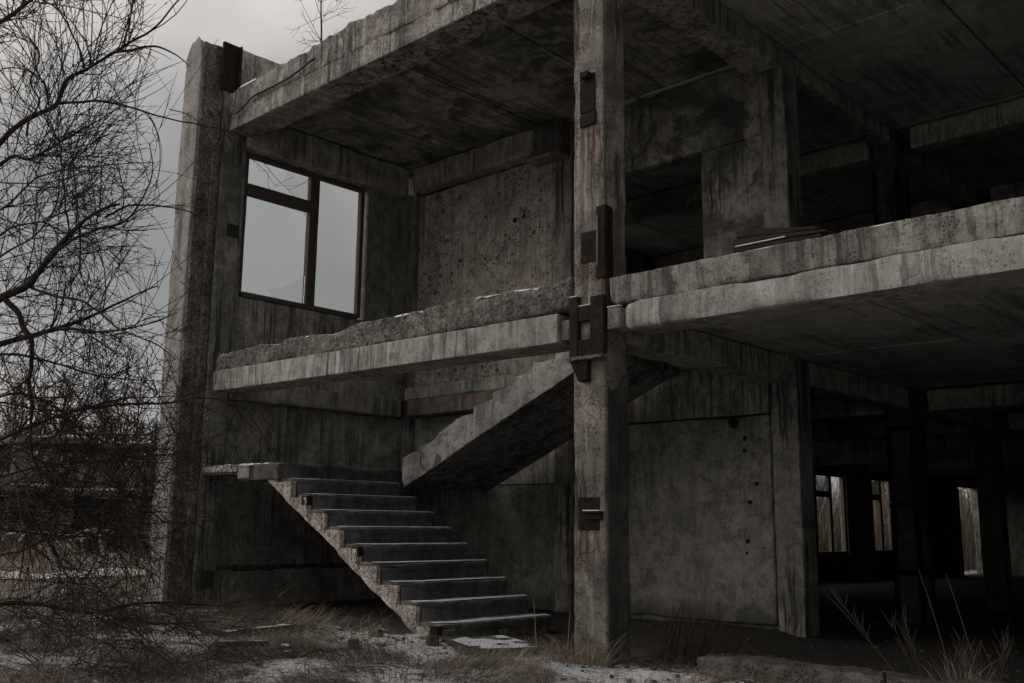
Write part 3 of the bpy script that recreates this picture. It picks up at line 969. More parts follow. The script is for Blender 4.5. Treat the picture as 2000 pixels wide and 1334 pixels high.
for y in YR:
    for z0, z1 in ((2.43, 2.685), (5.83, 6.12)):
        k = 0.06 if y < 7 else 0.25
        rbox('roof_beam' if z0 > 4 else 'floor_beam', 0.34, 5.82, y + 0.01, y + 0.29, z0, z1, M['innerbeam'], B, res=k, chip=0.02, rough=0.005, big=0.02)
        rbox('roof_beam' if z0 > 4 else 'floor_beam', -5.80, -0.22, y + 0.01, y + 0.29, z0, z1, M['innerbeam'], B, res=max(k, 0.12), chip=0.02, rough=0.005)

# ceiling panels: 1.5 m units with open joints -------------------------
YB = [0.41] + [3.22] + [y + 0.0 for y in YR] + [28.0]
XL = [-5.95, -4.79, -3.28, -1.81, -0.06]
XRt = [0.03, 1.78, 3.28, 4.78, 5.98]
for j in range(len(YB) - 1):
    ya, yb = YB[j] + 0.008, YB[j + 1] - 0.008
    near = j < 2
    for X, low in ((XL, j > 0), (XRt, True)):
        for a, b in zip(X[:-1], X[1:]):
            r = 0.16 if near else 0.5
            g = 0.014
            dz = 0.006 * math.sin(a * 7 + j * 3)
            if low:
                rbox('ceiling_panel', a + g, b - g, ya, yb, 2.735 + dz, 2.925 + dz, M['ceiling2'], B, res=r, chip=0.012, rough=0.005)
            rbox('ceiling_panel', a + g, b - g, ya, yb, 6.16 + dz, 6.30 + dz, M['ceiling'] if X is XL and j == 0 else M['ceiling2'], B, res=r, chip=0.012, rough=0.005)
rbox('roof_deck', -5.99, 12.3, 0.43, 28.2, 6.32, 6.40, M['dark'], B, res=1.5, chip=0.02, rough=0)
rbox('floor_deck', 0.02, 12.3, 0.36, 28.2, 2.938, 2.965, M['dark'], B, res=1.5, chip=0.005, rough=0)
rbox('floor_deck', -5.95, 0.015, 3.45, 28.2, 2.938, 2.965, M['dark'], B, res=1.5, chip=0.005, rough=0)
# the bays further right, outside the picture, added to shade and darken the hall
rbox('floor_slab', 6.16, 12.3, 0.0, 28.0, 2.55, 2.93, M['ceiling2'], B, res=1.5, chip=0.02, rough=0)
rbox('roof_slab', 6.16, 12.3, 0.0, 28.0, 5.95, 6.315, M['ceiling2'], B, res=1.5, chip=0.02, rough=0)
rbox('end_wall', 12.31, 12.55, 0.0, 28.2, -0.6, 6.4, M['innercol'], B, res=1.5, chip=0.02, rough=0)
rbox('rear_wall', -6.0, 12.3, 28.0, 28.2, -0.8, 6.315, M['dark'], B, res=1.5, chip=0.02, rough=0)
# gable wall beyond the stair bay
WIN = [(9.75, 11.6), (12.85, 14.7), (15.93, 17.72), (18.92, 20.62)]  # the nearer windows are out of view, added to let daylight in
DOOR = (25.45, 27.25)
gx0, gx1 = -6.18, -5.985
ys = [3.55] + [v for w in WIN for v in w] + [DOOR[0], DOOR[1], 27.99]
for i, (a, b) in enumerate(zip(ys[:-1], ys[1:])):
    if i in (1, 3, 5, 7):
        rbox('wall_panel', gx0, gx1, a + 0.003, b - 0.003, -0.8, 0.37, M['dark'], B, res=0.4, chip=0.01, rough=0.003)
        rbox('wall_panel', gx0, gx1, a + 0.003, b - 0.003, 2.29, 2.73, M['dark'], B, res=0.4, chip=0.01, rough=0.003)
        w2, m2, t2 = gable_window(a + 0.01, b - 0.01, 0.40, 2.285, -6.06)
        pane(w2, [(a + 0.06, t2 + 0.09), (m2 - 0.08, t2 + 0.09), (m2 - 0.08, 2.22), (a + 0.06, 2.22)], -6.07)
    elif i == 9:
        rbox('wall_panel', gx0, gx1, a + 0.003, b - 0.003, 2.27, 2.73, M['dark'], B, res=0.4, chip=0.01, rough=0.003)
        dr = sub('door_frame', B, gx0 + 0.03, gx1 - 0.02, a + 0.004, a + 0.08, -0.5, 2.265, M['frame'], res=0.5, chip=0.006)
        sub('door_leaf', dr, -5.97, -5.93, a - 0.85, a - 0.01, -0.42, 2.2, M['plaster'], res=0.4, chip=0.006)
    else:
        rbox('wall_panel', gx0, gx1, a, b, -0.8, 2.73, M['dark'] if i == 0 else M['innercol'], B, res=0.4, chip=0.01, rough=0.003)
yw = 3.55
for k in range(8):
    wa, wb = 3.1 * k + 3.55 + 0.38, 3.1 * k + 3.55 + 2.32  # upper windows are out of view, added to brighten the storey inside
    rbox('wall_panel', gx0, gx1, yw, wa - 0.003, 2.735, 6.37, M['innercol'], B, res=0.6, chip=0.01, rough=0.003)
    rbox('wall_panel', gx0, gx1, wa, wb, 2.735, 3.80, M['innercol'], B, res=0.6, chip=0.01, rough=0.003)
    rbox('wall_panel', gx0, gx1, wa, wb, 5.72, 6.37, M['innercol'], B, res=0.6, chip=0.01, rough=0.003)
    gable_window(wa + 0.01, wb - 0.01, 3.83, 5.71, -6.06)
    yw = wb + 0.003
rbox('wall_panel', gx0, gx1, yw, 27.99, 2.735, 6.37, M['innercol'], B, res=0.6, chip=0.01, rough=0.003)

# foundation beam of the right bay ------------------------------------
rbox('foundation_beam', 0.74, 5.9, 0.30, 0.68, -0.4, 0.085, M['kerb'], B, 'low foundation beam along the right bay', res=0.04, chip=0.05, rough=0.03, big=0.08)

# landing --------------------------------------------------------------
def landing_warp(V):
    V = V.copy()
    lf = np.clip((-5.05 - V[:, 0]) / 0.06, 0, 1)
    low = np.clip((1.6 - V[:, 2]) / 0.14, 0, 1)
    V[:, 2] += low * lf * 0.075
    return V


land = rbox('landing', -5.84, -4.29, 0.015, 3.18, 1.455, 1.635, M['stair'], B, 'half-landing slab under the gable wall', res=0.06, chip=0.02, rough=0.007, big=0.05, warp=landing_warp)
sub('landing_edge', land, -5.82, -5.07, -0.012, 0.03, 1.555, 1.622, M['stringer'], res=0.03, chip=0.015, rough=0.012, big=0.02)
sub('landing_edge', land, -5.04, -4.80, -0.008, 0.03, 1.475, 1.625, M['gable'], res=0.04, chip=0.012, rough=0.006)

# lower flight -----------------------------------------------------------
RUN, RISE, X0, ZN = 0.2875, 0.1655, -1.68, 0.137


def flight(xn, zt, up, n, run, rise, y0, y1, bot, mat, res=0.045, rough=0.012, side_rough=0.0, seed=5, fill=0.0):
    """solid flight body with a saw-tooth top; up = -1 climbs to -X, +1 climbs to +X"""
    xs = []
    for i in range(n):
        a = xn + up * run * i
        b = xn + up * run * (i + 1)
        lo, hi = min(a, b), max(a, b)
        xs += list(np.linspace(lo + 0.003, hi - 0.003, 7))
    xs = np.array(sorted(xs))
    idx = np.clip(np.floor((xs - xn) / (up * run)), 0, n - 1)
    top = zt + rise * idx
    if fill:
        fr = np.clip((xs - xn) / (up * run) - idx, 0, 1)
        fn = fbm(np.stack([xs * 2.2, xs * 0, xs * 0], -1), 87, 3)
        top = top + np.clip(fill + 1.6 * (fn - 0.5), 0.05, 0.95) * rise * fr
    bt = bot(xs)
    bt = np.minimum(bt, top - 0.03)
    tmap = dict(zip(np.round(xs, 6), zip(bt, top)))

    def wp(V):
        V = V.copy()
        b_ = np.interp(V[:, 0], xs, bt)
        k = np.clip(np.searchsorted(xs, V[:, 0]), 0, len(xs) - 1)
        k2 = np.clip(k - 1, 0, len(xs) - 1)
        near = np.where(np.abs(xs[k] - V[:, 0]) < np.abs(xs[k2] - V[:, 0]), k, k2)
        t_ = top[near]
        V[:, 2] = b_ + (t_ - b_) * V[:, 2]
        nz = fbm(V * 7.0, seed, 3) - 0.5
        nz2 = fbm(V * 2.6, seed + 3, 2) - 0.5
        front = V[:, 1] < y0 + 0.03
        V[:, 1] += np.where(front, (nz * 1.5 + nz2 * 1.2) * side_rough, 0)
        V[:, 2] += np.where(front & (V[:, 2] > b_ + 0.08), nz * side_rough * 1.2, 0)
        V[:, 0] += np.where(front & (V[:, 2] > b_ + 0.08), (fbm(V * 9.0, seed + 8, 3) - 0.6) * side_rough * 1.5, 0)
        return V
    return rbox_np(xs[0], xs[-1], y0, y1, 0, 1, xs=xs, res=res if y1 - y0 < 0.3 else 0.12, chip=0.001, rough=0, seed=seed, warp=wp)


bot1 = lambda x: 1.355 - 0.578 * (x + 4.33)
# the broken side is its own thin layer, the rest of the body behind it
V, F = flight(X0 - 0.02, ZN - 0.055, -1, 10, RUN, RISE, 0.10, 1.49, bot1, None, seed=31)
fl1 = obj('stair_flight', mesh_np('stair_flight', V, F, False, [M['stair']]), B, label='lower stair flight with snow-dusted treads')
V, F = flight(X0 - 0.055, ZN - 0.035, -1, 10, RUN, RISE, 0.040, 0.085, bot1, None, side_rough=0.04, seed=37)
obj('broken_stringer', mesh_np('broken_stringer', V, F, True, [M['stringer']]), fl1)
for i in range(10):
    xn = X0 - RUN * i
    z = ZN + RISE * i
    ya = 0.06 + 0.03 * random.random()

    def lean(V, xn=xn, z=z, i=i):
        V = V.copy()
        low = np.clip((z - 0.035 - V[:, 2]) / 0.12, 0, 1)
        front = np.clip((V[:, 0] - (xn - 0.2)) / 0.2, 0, 1)
        V[:, 0] -= 0.05 * low * front
        # nosing broken back at the open end
        e = np.clip((0.34 - V[:, 1]) / 0.26, 0, 1)
        V[:, 0] -= front * e * (0.01 + 0.15 * fbm(V * 5 + i, 71, 3))
        # worn dip
        V[:, 2] -= 0.012 * front * (V[:, 2] > z - 0.02) * fbm(V * 2.0 + i, 73, 2)
        return V
    sub('step', fl1, xn - RUN - 0.03, xn, ya, 1.52, z - RISE + 0.006, z, M['stair'], res=0.04, chip=0.022, rough=0.010, big=0.05, freq=4, warp=lean)
    if i in (0, 4, 7):
        sub('steel_plate', fl1, xn - 0.16, xn - 0.055, 0.035, 0.10, z - 0.115, z - 0.02, M['steeldark'], res=0.06, chip=0.006)
    # dusting of snow on the tread
    n = 34
    yy = np.linspace(0.07, 1.50, n)
    nn = fbm(np.stack([yy * 4, np.full(n, i * 3.3), 0 * yy], -1), 77, 3)
    cover = np.clip(1.15 - 0.3 * (yy - 0.1), 0.25, 1) * (0.35 + 1.0 * nn) * (0.75 if i < 4 else 0.5)
    e = np.clip((0.34 - yy) / 0.26, 0, 1)
    xa = xn - 0.014 - e * 0.10 - 0.02 * nn
    Vs = []
    for t in (0, 0.5, 1.0):
        Vs.append(np.stack([xa - t * np.minimum(cover, 1) * (RUN - 0.05), yy, np.full(n, z + 0.0045) + (0.005 if t == 0.5 else 0)], -1))
    Vs = np.concatenate(Vs)
    Fi = []
    for r_ in range(2):
        for k in range(n - 1):
            if cover[k] > 0.12:
                a = r_ * n + k
                Fi.append((a, a + 1, a + n + 1, a + n))
    s_ = obj('snow_dusting', mesh_np('snow_dusting', Vs, Fi, True, [M['snow']]), fl1)

# upper flight -----------------------------------------------------------
bot2 = lambda x: 1.415 + 0.432 * (x + 4.0)
V, F = flight(-4.02, 1.755, 1, 10, 0.29, 0.132, 1.56, 2.96, bot2, None, side_rough=0.012, seed=41)
fl2 = obj('stair_flight', mesh_np('stair_flight', V, F, False, [M['innercol']]), B, label='upper stair flight seen from below')
V, F = flight(-4.02, 1.752, 1, 10, 0.29, 0.132, 1.548, 1.60, lambda x: bot2(x) + 0.004, None, side_rough=0.03, seed=43, fill=0.5)
obj('plaster_face', mesh_np('plaster_face', V, F, True, [M['flight2']]), fl2)
rbox('upper_landing', -1.15, -0.20, 1.50, 3.02, 2.74, 2.95, M['ceiling'], B, res=0.1, chip=0.02, rough=0.006)

# snow on ledges ---------------------------------------------------------
def ledge_snow(x0, x1, y, z, depth=0.10, thr=0.45, seed=1, zfun=None, hmax=0.016):
    n = int((x1 - x0) / 0.025)
    x = np.linspace(x0, x1, n)
    k = fbm(np.stack([x * 3.0, np.full(n, seed * 1.0), 0 * x], -1), 81 + seed, 4)
    w = np.clip((k - thr) / 0.12, 0, 1)
    zz = np.full(n, z) if zfun is None else zfun(x)
    rows = [np.stack([x, np.full(n, y) - 0.004, zz - 0.012 * w], -1), np.stack([x, np.full(n, y) + 0.006, zz + hmax * w], -1),
            np.stack([x, np.full(n, y) + depth * 0.5 * w + 0.012, zz + hmax * 1.1 * w], -1), np.stack([x, np.full(n, y) + depth * w + 0.02, zz - 0.004], -1)]
    Vs = np.concatenate(rows)
    Fi = [(r * n + i, r * n + i + 1, (r + 1) * n + i + 1, (r + 1) * n + i) for r in range(3) for i in range(n - 1) if w[i] + w[i + 1] > 0.05]
    return obj('snow_crust', mesh_np('snow_crust', Vs, Fi, True, [M['snow']]), B, kind='stuff')


def screed_top(x):
    n = fbm(np.stack([x * 2.0, np.full(len(x), 0.06), 0 * x], -1), 51, 3)
    return 2.962 + (n - 0.5) * 0.07 + 0.05 * np.clip((x + 3.2) / 1.5, 0, 1)


ledge_snow(-5.6, -0.25, 0.035, 0, 0.05, 0.53, 1, screed_top, 0.008)
ledge_snow(0.24, 5.8, 0.016, 2.942, 0.06, 0.49, 2, None, 0.008)
ledge_snow(-5.6, -4.6, 0.0, 6.325, 0.14, 0.38, 3, None, 0.02)
ledge_snow(-5.8, -4.35, 0.02, 1.636, 0.10, 0.47, 4, None, 0.01)
for x0, x1, y0, z in ((-0.170, -0.086, -0.044, 2.831), (-0.083, 0.043, -0.037, 2.746), (-0.03, 0.135, -0.054, 1.119), (0.20, 0.32, -0.028, 2.70)):
    V, F = rbox_np(x0, x1, y0, y0 + 0.045, z, z + 0.008, res=0.03, chip=0.003, rough=0.001)
    obj('snow_crust', mesh_np('snow_crust', V, F, True, [M['snow']]), B)

# ------------------------------------------------------------------ things lying about
def proj(P):
    d = np.asarray(P) - CAM
    w = d @ FW
    w_ = np.where(np.abs(w) < 1e-6, 1e-6, w)
    return 1000 + FPX * (d @ RT) / w_, 667 - FPX * (d @ UP) / w_, w


def gz1(x, y):
    return float(height([x], [y])[0])


# timber on the slab edge
t = empty('rotten_timber', (0, 0, 0), 'split rotten timber lying on the pale upper slab edge', 'timber')
for i, (a, b, z0, z1, y0, y1) in enumerate(((1.30, 1.98, 2.952, 2.995, 0.03, 0.17), (1.31, 2.02, 3.003, 3.052, 0.025, 0.16), (1.33, 1.95, 3.058, 3.11, 0.035, 0.18))):
    def tp(V, z0=z0):
        V = V.copy()
        k = np.clip((V[:, 0] - 1.45) / 0.6, 0, 1)
        V[:, 2] = 2.95 + (V[:, 2] - 2.95) * (1 - 0.55 * k) + (fbm(V * np.array([3, 20, 20]), 91, 3) - 0.5) * 0.018
        return V
    sub('split_layer', t, a, b, y0, y1, z0, z1, M['timber'], res=0.04, chip=0.008, rough=0.005, warp=tp)
V, F = rbox_np(1.33, 1.72, 0.016, 0.035, 2.996, 3.002, res=0.04, chip=0.003, rough=0.001)
obj('snow_crust', mesh_np('snow_crust', V, F, True, [M['snow']]), t)

# cable sagging across the roof beam
cp = [(-5.70, -0.04, 5.99), (-5.60, -0.05, 5.975), (-5.48, -0.05, 5.96), (-5.32, -0.045, 6.01), (-5.16, -0.045, 6.07), (-4.94, -0.04, 6.08), (-4.65, -0.04, 6.075), (-4.31, -0.045, 6.09), (-4.01, -0.05, 6.14), (-3.92, -0.03, 6.17)]
P = spline(cp, 60)
V, F = tubes([P], [0.011 + 0.004 * vnoise(P * 6, 3)], 6)
obj('cable', mesh_np('cable', V, F, True, [M['cable']]), label='dark cable sagging across the roof edge beam', cat='cable')

# fallen slab and boards in front of the stair
def lying(name, cx, cy, L, W, T, ang, mat, label, cat, snow=True, z=None, res=0.05, group=None, tilt=0.0, cover=0.9):
    z = gz1(cx, cy) if z is None else z
    V, F = rbox_np(-L / 2, L / 2, -W / 2, W / 2, 0, T, res=res, chip=0.012, rough=0.005, big=0.03)
    V2 = V.copy()
    V2[:, 2] += V[:, 0] * tilt
    c, s_ = math.cos(ang), math.sin(ang)

    def tr(V):
        return np.stack([cx + V[:, 0] * c - V[:, 1] * s_, cy + V[:, 0] * s_ + V[:, 1] * c, z + V[:, 2]], -1)
    o = obj(name, mesh_np(name, tr(V2), F, True, [mat]), label=label, cat=cat, group=group)
    if snow:
        n = max(4, int(L / 0.04))
        m = max(3, int(W / 0.04))
        A, Bq = np.meshgrid(np.linspace(-L / 2 * cover, L / 2 * cover, n), np.linspace(-W / 2 * cover, W / 2 * cover, m), indexing='ij')
        Pq = np.stack([A.ravel(), Bq.ravel(), np.zeros(n * m)], -1)
        k = fbm(Pq * 6 + cx, 97, 3)
        Pq[:, 2] = T + 0.006 + 0.01 * (k - 0.4) + Pq[:, 0] * tilt
        I = np.arange(n * m).reshape(n, m)
        Fq = np.stack([I[:-1, :-1], I[1:, :-1], I[1:, 1:], I[:-1, 1:]], -1).reshape(-1, 4)
        Fq = Fq[k[Fq].mean(1) > 0.47]
        so = obj('snow_cover', mesh_np('snow_cover', tr(Pq), Fq, True, [M['snow']]), o)
    return o


lying('concrete_slab', -1.10, 0.06, 0.95, 0.62, 0.05, math.radians(-24), M['kerb'], 'flat snow-covered concrete slab lying in front of the lowest step', 'slab', z=-0.012)
lying('board', -3.37, -0.76, 0.78, 0.15, 0.04, math.radians(88), M['timber'], 'snow-covered board on the ground below the landing', 'board', z=gz1(-3.37, -0.76) + 0.02, tilt=0.03)
lying('board', -1.85, -1.45, 0.62, 0.10, 0.035, math.radians(150), M['timber'], 'dark snowy board among the grass left of the fallen slab', 'board', z=gz1(-1.85, -1.45) + 0.0, tilt=0.05, cover=0.6)
lying('board', -2.2, -1.62, 0.5, 0.11, 0.04, math.radians(105), M['timber'], 'short broken board half buried in the snowy grass', 'board', z=gz1(-2.2, -1.62) + 0.02, tilt=-0.08)

# lumps of concrete
lumps = [(930, 1238, 0.10, 0.035, 'flat concrete lump under the lowest step'), (985, 1241, 0.05, 0.04, 'small concrete lump right of the flat lump by the lowest step'),
         (845, 1262, 0.07, 0.05, 'dark concrete lump at the foot of the broken stringer'), (1330, 1292, 0.030, 0.03, 'small pale stone under the reed clump'),
         (1413, 1306, 0.036, 0.034, 'rounded pale stone left of the foundation beam'), (1250, 1292, 0.04, 0.02, 'flat pale stone right of the free column'),
         (1625, 1312, 0.05, 0.055, 'brownish stone in front of the foundation beam'), (1655, 1325, 0.035, 0.03, 'small stone right of the brownish stone by the foundation beam'),
         (735, 1246, 0.06, 0.04, 'dark lump under the stair flight'), (690, 1262, 0.055, 0.045, 'dark lump in the snow left of the stair foot'),
         (905, 1275, 0.05, 0.035, 'stone in the snow before the fallen slab'), (1510, 1262, 0.06, 0.03, 'flat broken piece at the foot of the inner column')]
for px_, py_, r_, hh, lb in lumps:
    d = RT * (px_ - 1000) / FPX - UP * (py_ - 667) / FPX + FW
    k = (0.0 - CAM[2]) / d[2]
    p = CAM + d * k
    zz = gz1(p[0], p[1])
    V, F = rbox_np(-r_, r_, -r_ * 0.8, r_ * 0.75, -0.02, hh * 1.6, res=r_ * 0.35, chip=r_ * 0.55, rough=r_ * 0.16, freq=6)
    a = random.random() * 6
    c_, s_ = math.cos(a), math.sin(a)
    V = np.stack([p[0] + V[:, 0] * c_ - V[:, 1] * s_, p[1] + V[:, 0] * s_ + V[:, 1] * c_, zz + V[:, 2]], -1)
    obj('concrete_lump', mesh_np('concrete_lump', V, F, True, [M['rubble']]), label=lb, cat='rubble', group='lumps of concrete on the ground')

# fine rubble on the apron and under the stair
n = 2000
xs_ = rng.uniform(-5.8, 4.2, n)
yv = np.where(rng.random(n) < 0.55, rng.normal(-0.15, 0.35, n), rng.uniform(0, 6.0, n))
zs = height(xs_, yv)
sz = 0.004 + 0.019 * rng.random(n) ** 4
base = np.array([(-1, -1, -1), (1, -1, -1), (1, 1, -1), (-1, 1, -1), (-0.7, -0.7, 1), (0.7, -0.6, 1), (0.6, 0.7, 1), (-0.7, 0.6, 1)], float)
jit = 1 + 0.5 * (rng.random((n, 8, 3)) - 0.5)
Vv = base[None] * jit * sz[:, None, None] * np.array([1, 1, 0.6])
an = rng.uniform(0, 6.28, n)
ca, sa = np.cos(an)[:, None], np.sin(an)[:, None]
Vv = np.stack([Vv[..., 0] * ca - Vv[..., 1] * sa + xs_[:, None], Vv[..., 0] * sa + Vv[..., 1] * ca + yv[:, None], Vv[..., 2] + zs[:, None] + sz[:, None] * 0.3], -1)
bf = np.array([(0, 3, 2, 1), (4, 5, 6, 7), (0, 1, 5, 4), (1, 2, 6, 5), (2, 3, 7, 6), (3, 0, 4, 7)])
Ff = (np.arange(n)[:, None, None] * 8 + bf[None]).reshape(-1, 4)
obj('rubble', mesh_np('rubble', Vv.reshape(-1, 3), Ff, False, [M['rubble']]), kind='stuff')

# iron rod stub before the foundation beam
V, F = tubes([np.array([(2.18, 0.20, -0.05), (2.182, 0.20, 0.06), (2.178, 0.202, 0.13)])], [np.array([0.010, 0.010, 0.010])], 6)
obj('iron_rod', mesh_np('iron_rod', V, F, True, [M['steeldark']]), label='short black iron rod standing before the foundation beam', cat='rod')

# ------------------------------------------------------------------ blades (grass, reeds, stems)
def blades(name, base, ang, length, lean, droop, width, mat, tint, seg=4, parent=None, twist=None, rad=False):
    """curved flat blades; base (N,3), ang heading, lean start tilt from vertical, droop added tilt"""
    N_ = len(base)
    t_ = np.linspace(0, 1, seg + 1)
    tilt = lean[:, None] + droop[:, None] * t_[None]
    ds = length[:, None] / seg
    dx = np.sin(tilt) * ds
    dz = np.cos(tilt) * ds
    r_ = np.concatenate([np.zeros((N_, 1)), np.cumsum(dx[:, :-1], 1)], 1)
    z_ = np.concatenate([np.zeros((N_, 1)), np.cumsum(dz[:, :-1], 1)], 1)
    swirl = ang[:, None] + (rng.random((N_, 1)) - 0.5) * 1.2 * t_[None]
    C = np.stack([base[:, None, 0] + r_ * np.cos(swirl), base[:, None, 1] + r_ * np.sin(swirl), base[:, None, 2] + z_], -1)
    gnd = height(C[..., 0].ravel(), C[..., 1].ravel()).reshape(N_, seg + 1) + 0.008
    C[..., 2] = np.maximum(C[..., 2], gnd) if not rad else C[..., 2]
    wa = ang + math.pi / 2 + (rng.random(N_) - 0.5) * 1.6
    side = np.stack([np.cos(wa), np.sin(wa), np.zeros(N_)], -1)
    wd = width[:, None] * (1 - 0.85 * t_[None] ** 1.5)
    L_ = C - side[:, None] * wd[..., None] / 2
    R_ = C + side[:, None] * wd[..., None] / 2
    V_ = np.stack([L_, R_], 2).reshape(-1, 3)
    I_ = np.arange(N_ * (seg + 1) * 2).reshape(N_, seg + 1, 2)
    F_ = np.stack([I_[:, :-1, 0], I_[:, :-1, 1], I_[:, 1:, 1], I_[:, 1:, 0]], -1).reshape(-1, 4)
    me = mesh_np(name, V_, F_, True, [mat])
    a_ = me.attributes.new('tint', 'FLOAT', 'POINT')
    a_.data.foreach_set('value', np.repeat(tint, (seg + 1) * 2).astype(np.float32))
    return me


def in_view(x, y, m=260):
    a, b, w = proj(np.stack([x, y, np.zeros_like(x)], -1))
    return (w > 2) & (a > -m) & (a < 2000 + m) & (b < 1334 + m * 1.3)


# matted dead grass in front
N0 = 95000
x = rng.uniform(-9, 2.4, N0)
y = rng.uniform(-4.6, 0.55, N0)
P3 = np.stack([x, y, 0 * x], -1)
dens = np.clip((fbm(P3 * 1.6, 201, 3) - 0.36) / 0.25, 0.02, 1)
bare = np.exp(-((y + 0.1) / 0.42) ** 2) * (x > -2.9)
dens = dens * (1 - 0.92 * np.clip(bare * 1.3, 0, 1)) * np.where(y > 0.1, 0.25, 1)
keep = (rng.random(N0) < dens) & in_view(x, y)
x, y, P3 = x[keep], y[keep], P3[keep]
n = len(x)
flow = fbm(P3 * 0.9, 211, 2) * 12 + (rng.random(n) - 0.5) * 1.9
b = np.stack([x, y, height(x, y)], -1)
patch = fbm(P3 * 2.3, 221, 2)
me = blades('dead_grass', b, flow, 0.10 + 0.22 * rng.random(n) + 0.12 * patch, 0.65 + 0.7 * rng.random(n), 0.5 + 0.9 * rng.random(n), 0.0028 + 0.0034 * rng.random(n), M['grass'],
            np.clip(0.24 + 0.66 * rng.random(n) ** 1.5 + 0.6 * (patch - 0.5), 0, 1))
obj('dead_grass', me, kind='stuff')
# coarser grass further left, on both sides of the path
N0 = 46000
x = -6.5 - 20 * rng.random(N0) ** 1.3
y = rng.uniform(-5, 13, N0)
P3 = np.stack([x, y, 0 * x], -1)
dens = np.clip((fbm(P3 * 0.9, 231, 3) - 0.33) / 0.25, 0.05, 1)
dens[(x < -12.2) & (x > -14.9)] *= 0.06
keep = (rng.random(N0) < dens) & in_view(x, y, 120)
x, y, P3 = x[keep], y[keep], P3[keep]
n = len(x)
b = np.stack([x, y, height(x, y)], -1)
me = blades('meadow_grass', b, rng.uniform(0, 6.28, n), 0.16 + 0.34 * rng.random(n), 0.1 + 0.5 * rng.random(n), 0.3 + 0.9 * rng.random(n), 0.008 + 0.010 * rng.random(n), M['grass'],
            np.clip(0.62 + 0.5 * rng.random(n), 0, 1), seg=3)
obj('meadow_grass', me, kind='stuff')


def clump(name, cx, cy, n, spread, L0, L1, mat, label, cat, head=None, lean=(0.0, 0.5), droop=(0.1, 0.7), w=0.004, group=None, w2=0.003):
    a = rng.uniform(0, 6.28, n)
    r_ = spread * np.sqrt(rng.random(n))
    bx, by = cx + r_ * np.cos(a), cy + r_ * np.sin(a)
    b_ = np.stack([bx, by, height(bx, by) - 0.01], -1)
    h_ = a + (rng.random(n) - 0.5) * 1.5 if head is None else head + (rng.random(n) - 0.5) * 1.4
    me_ = blades(name, b_, h_, L0 + (L1 - L0) * rng.random(n), rng.uniform(*lean, n), rng.uniform(*droop, n), w + w2 * rng.random(n), mat, rng.random(n), seg=6)
    return obj(name, me_, label=label, cat=cat, group=group)


clump('grass_tuft', 0.10, -0.22, 330, 0.22, 0.12, 0.40, M['straw'], 'pale straw tuft at the foot of the free column', 'grass tuft', lean=(0.1, 0.9), droop=(0.7, 2.2), w=0.003)
clump('grass_tuft', -0.30, -0.10, 150, 0.18, 0.10, 0.30, M['straw'], 'straw tuft left of the free column', 'grass tuft', lean=(0.1, 0.9), droop=(0.7, 2.2), w=0.003)
clump('reed_clump', 0.42, 0.62, 240, 0.20, 0.25, 0.62, M['redstem'], 'red-brown reed clump right of the free column before the plaster wall', 'reeds', head=math.radians(20), lean=(0.05, 0.45), droop=(0.05, 0.5), w=0.004)
clump('reed_clump', 0.75, 0.55, 120, 0.16, 0.10, 0.40, M['redstem'], 'low red-brown reed clump beside the end of the foundation beam', 'reeds', head=math.radians(10), lean=(0.1, 0.7), droop=(0.2, 1.0), w=0.0035)

# weeds on the right
def weed(cx, cy, h, n, label, seed, lean, mat='greytwig', tw=1.0):
    R_ = np.random.default_rng(seed)
    paths, rad = [], []
    for i in range(n):
        a = R_.uniform(0, 6.28)
        hh = h * R_.uniform(0.6, 1.0)
        p0 = np.array([cx + 0.05 * math.cos(a), cy + 0.05 * math.sin(a), gz1(cx, cy) - 0.02])
        dirv = np.array([lean * RT[0] + 0.25 * math.cos(a), lean * RT[1] + 0.25 * math.sin(a), 1.0])
        st = p0 + np.linspace(0, 1, 7)[:, None] * dirv * hh + np.array([0.06, 0.02, 0]) * (np.linspace(0, 1, 7) ** 2)[:, None] * R_.uniform(-1, 1)
        paths.append(st)
        rad.append(np.linspace(0.0022, 0.0010, 7))
        for k in range(int(9 * tw)):
            t0 = R_.uniform(0.5, 0.98)
            q = p0 + t0 * dirv * hh
            b_ = R_.uniform(0, 6.28)
            dv = np.array([math.cos(b_) * 0.45 + lean * 0.4 * RT[0], math.sin(b_) * 0.45 + lean * 0.4 * RT[1], 0.9]) * R_.uniform(0.04, 0.13)
            paths.append(np.stack([q, q + dv * 0.5, q + dv]))
            rad.append(np.array([0.0013, 0.0015, 0.0008]))
    V_, F_ = tubes(paths, rad, 4)
    me_ = mesh_np('dry_weed', V_, F_, True, [M[mat]])
    a_ = me_.attributes.new('tint', 'FLOAT', 'POINT')
    a_.data.foreach_set('value', R_.random(len(V_)).astype(np.float32) * 0.6 + 0.2)
    return obj('dry_weed', me_, label=label, cat='weed', group='dry weeds by the foundation beam')


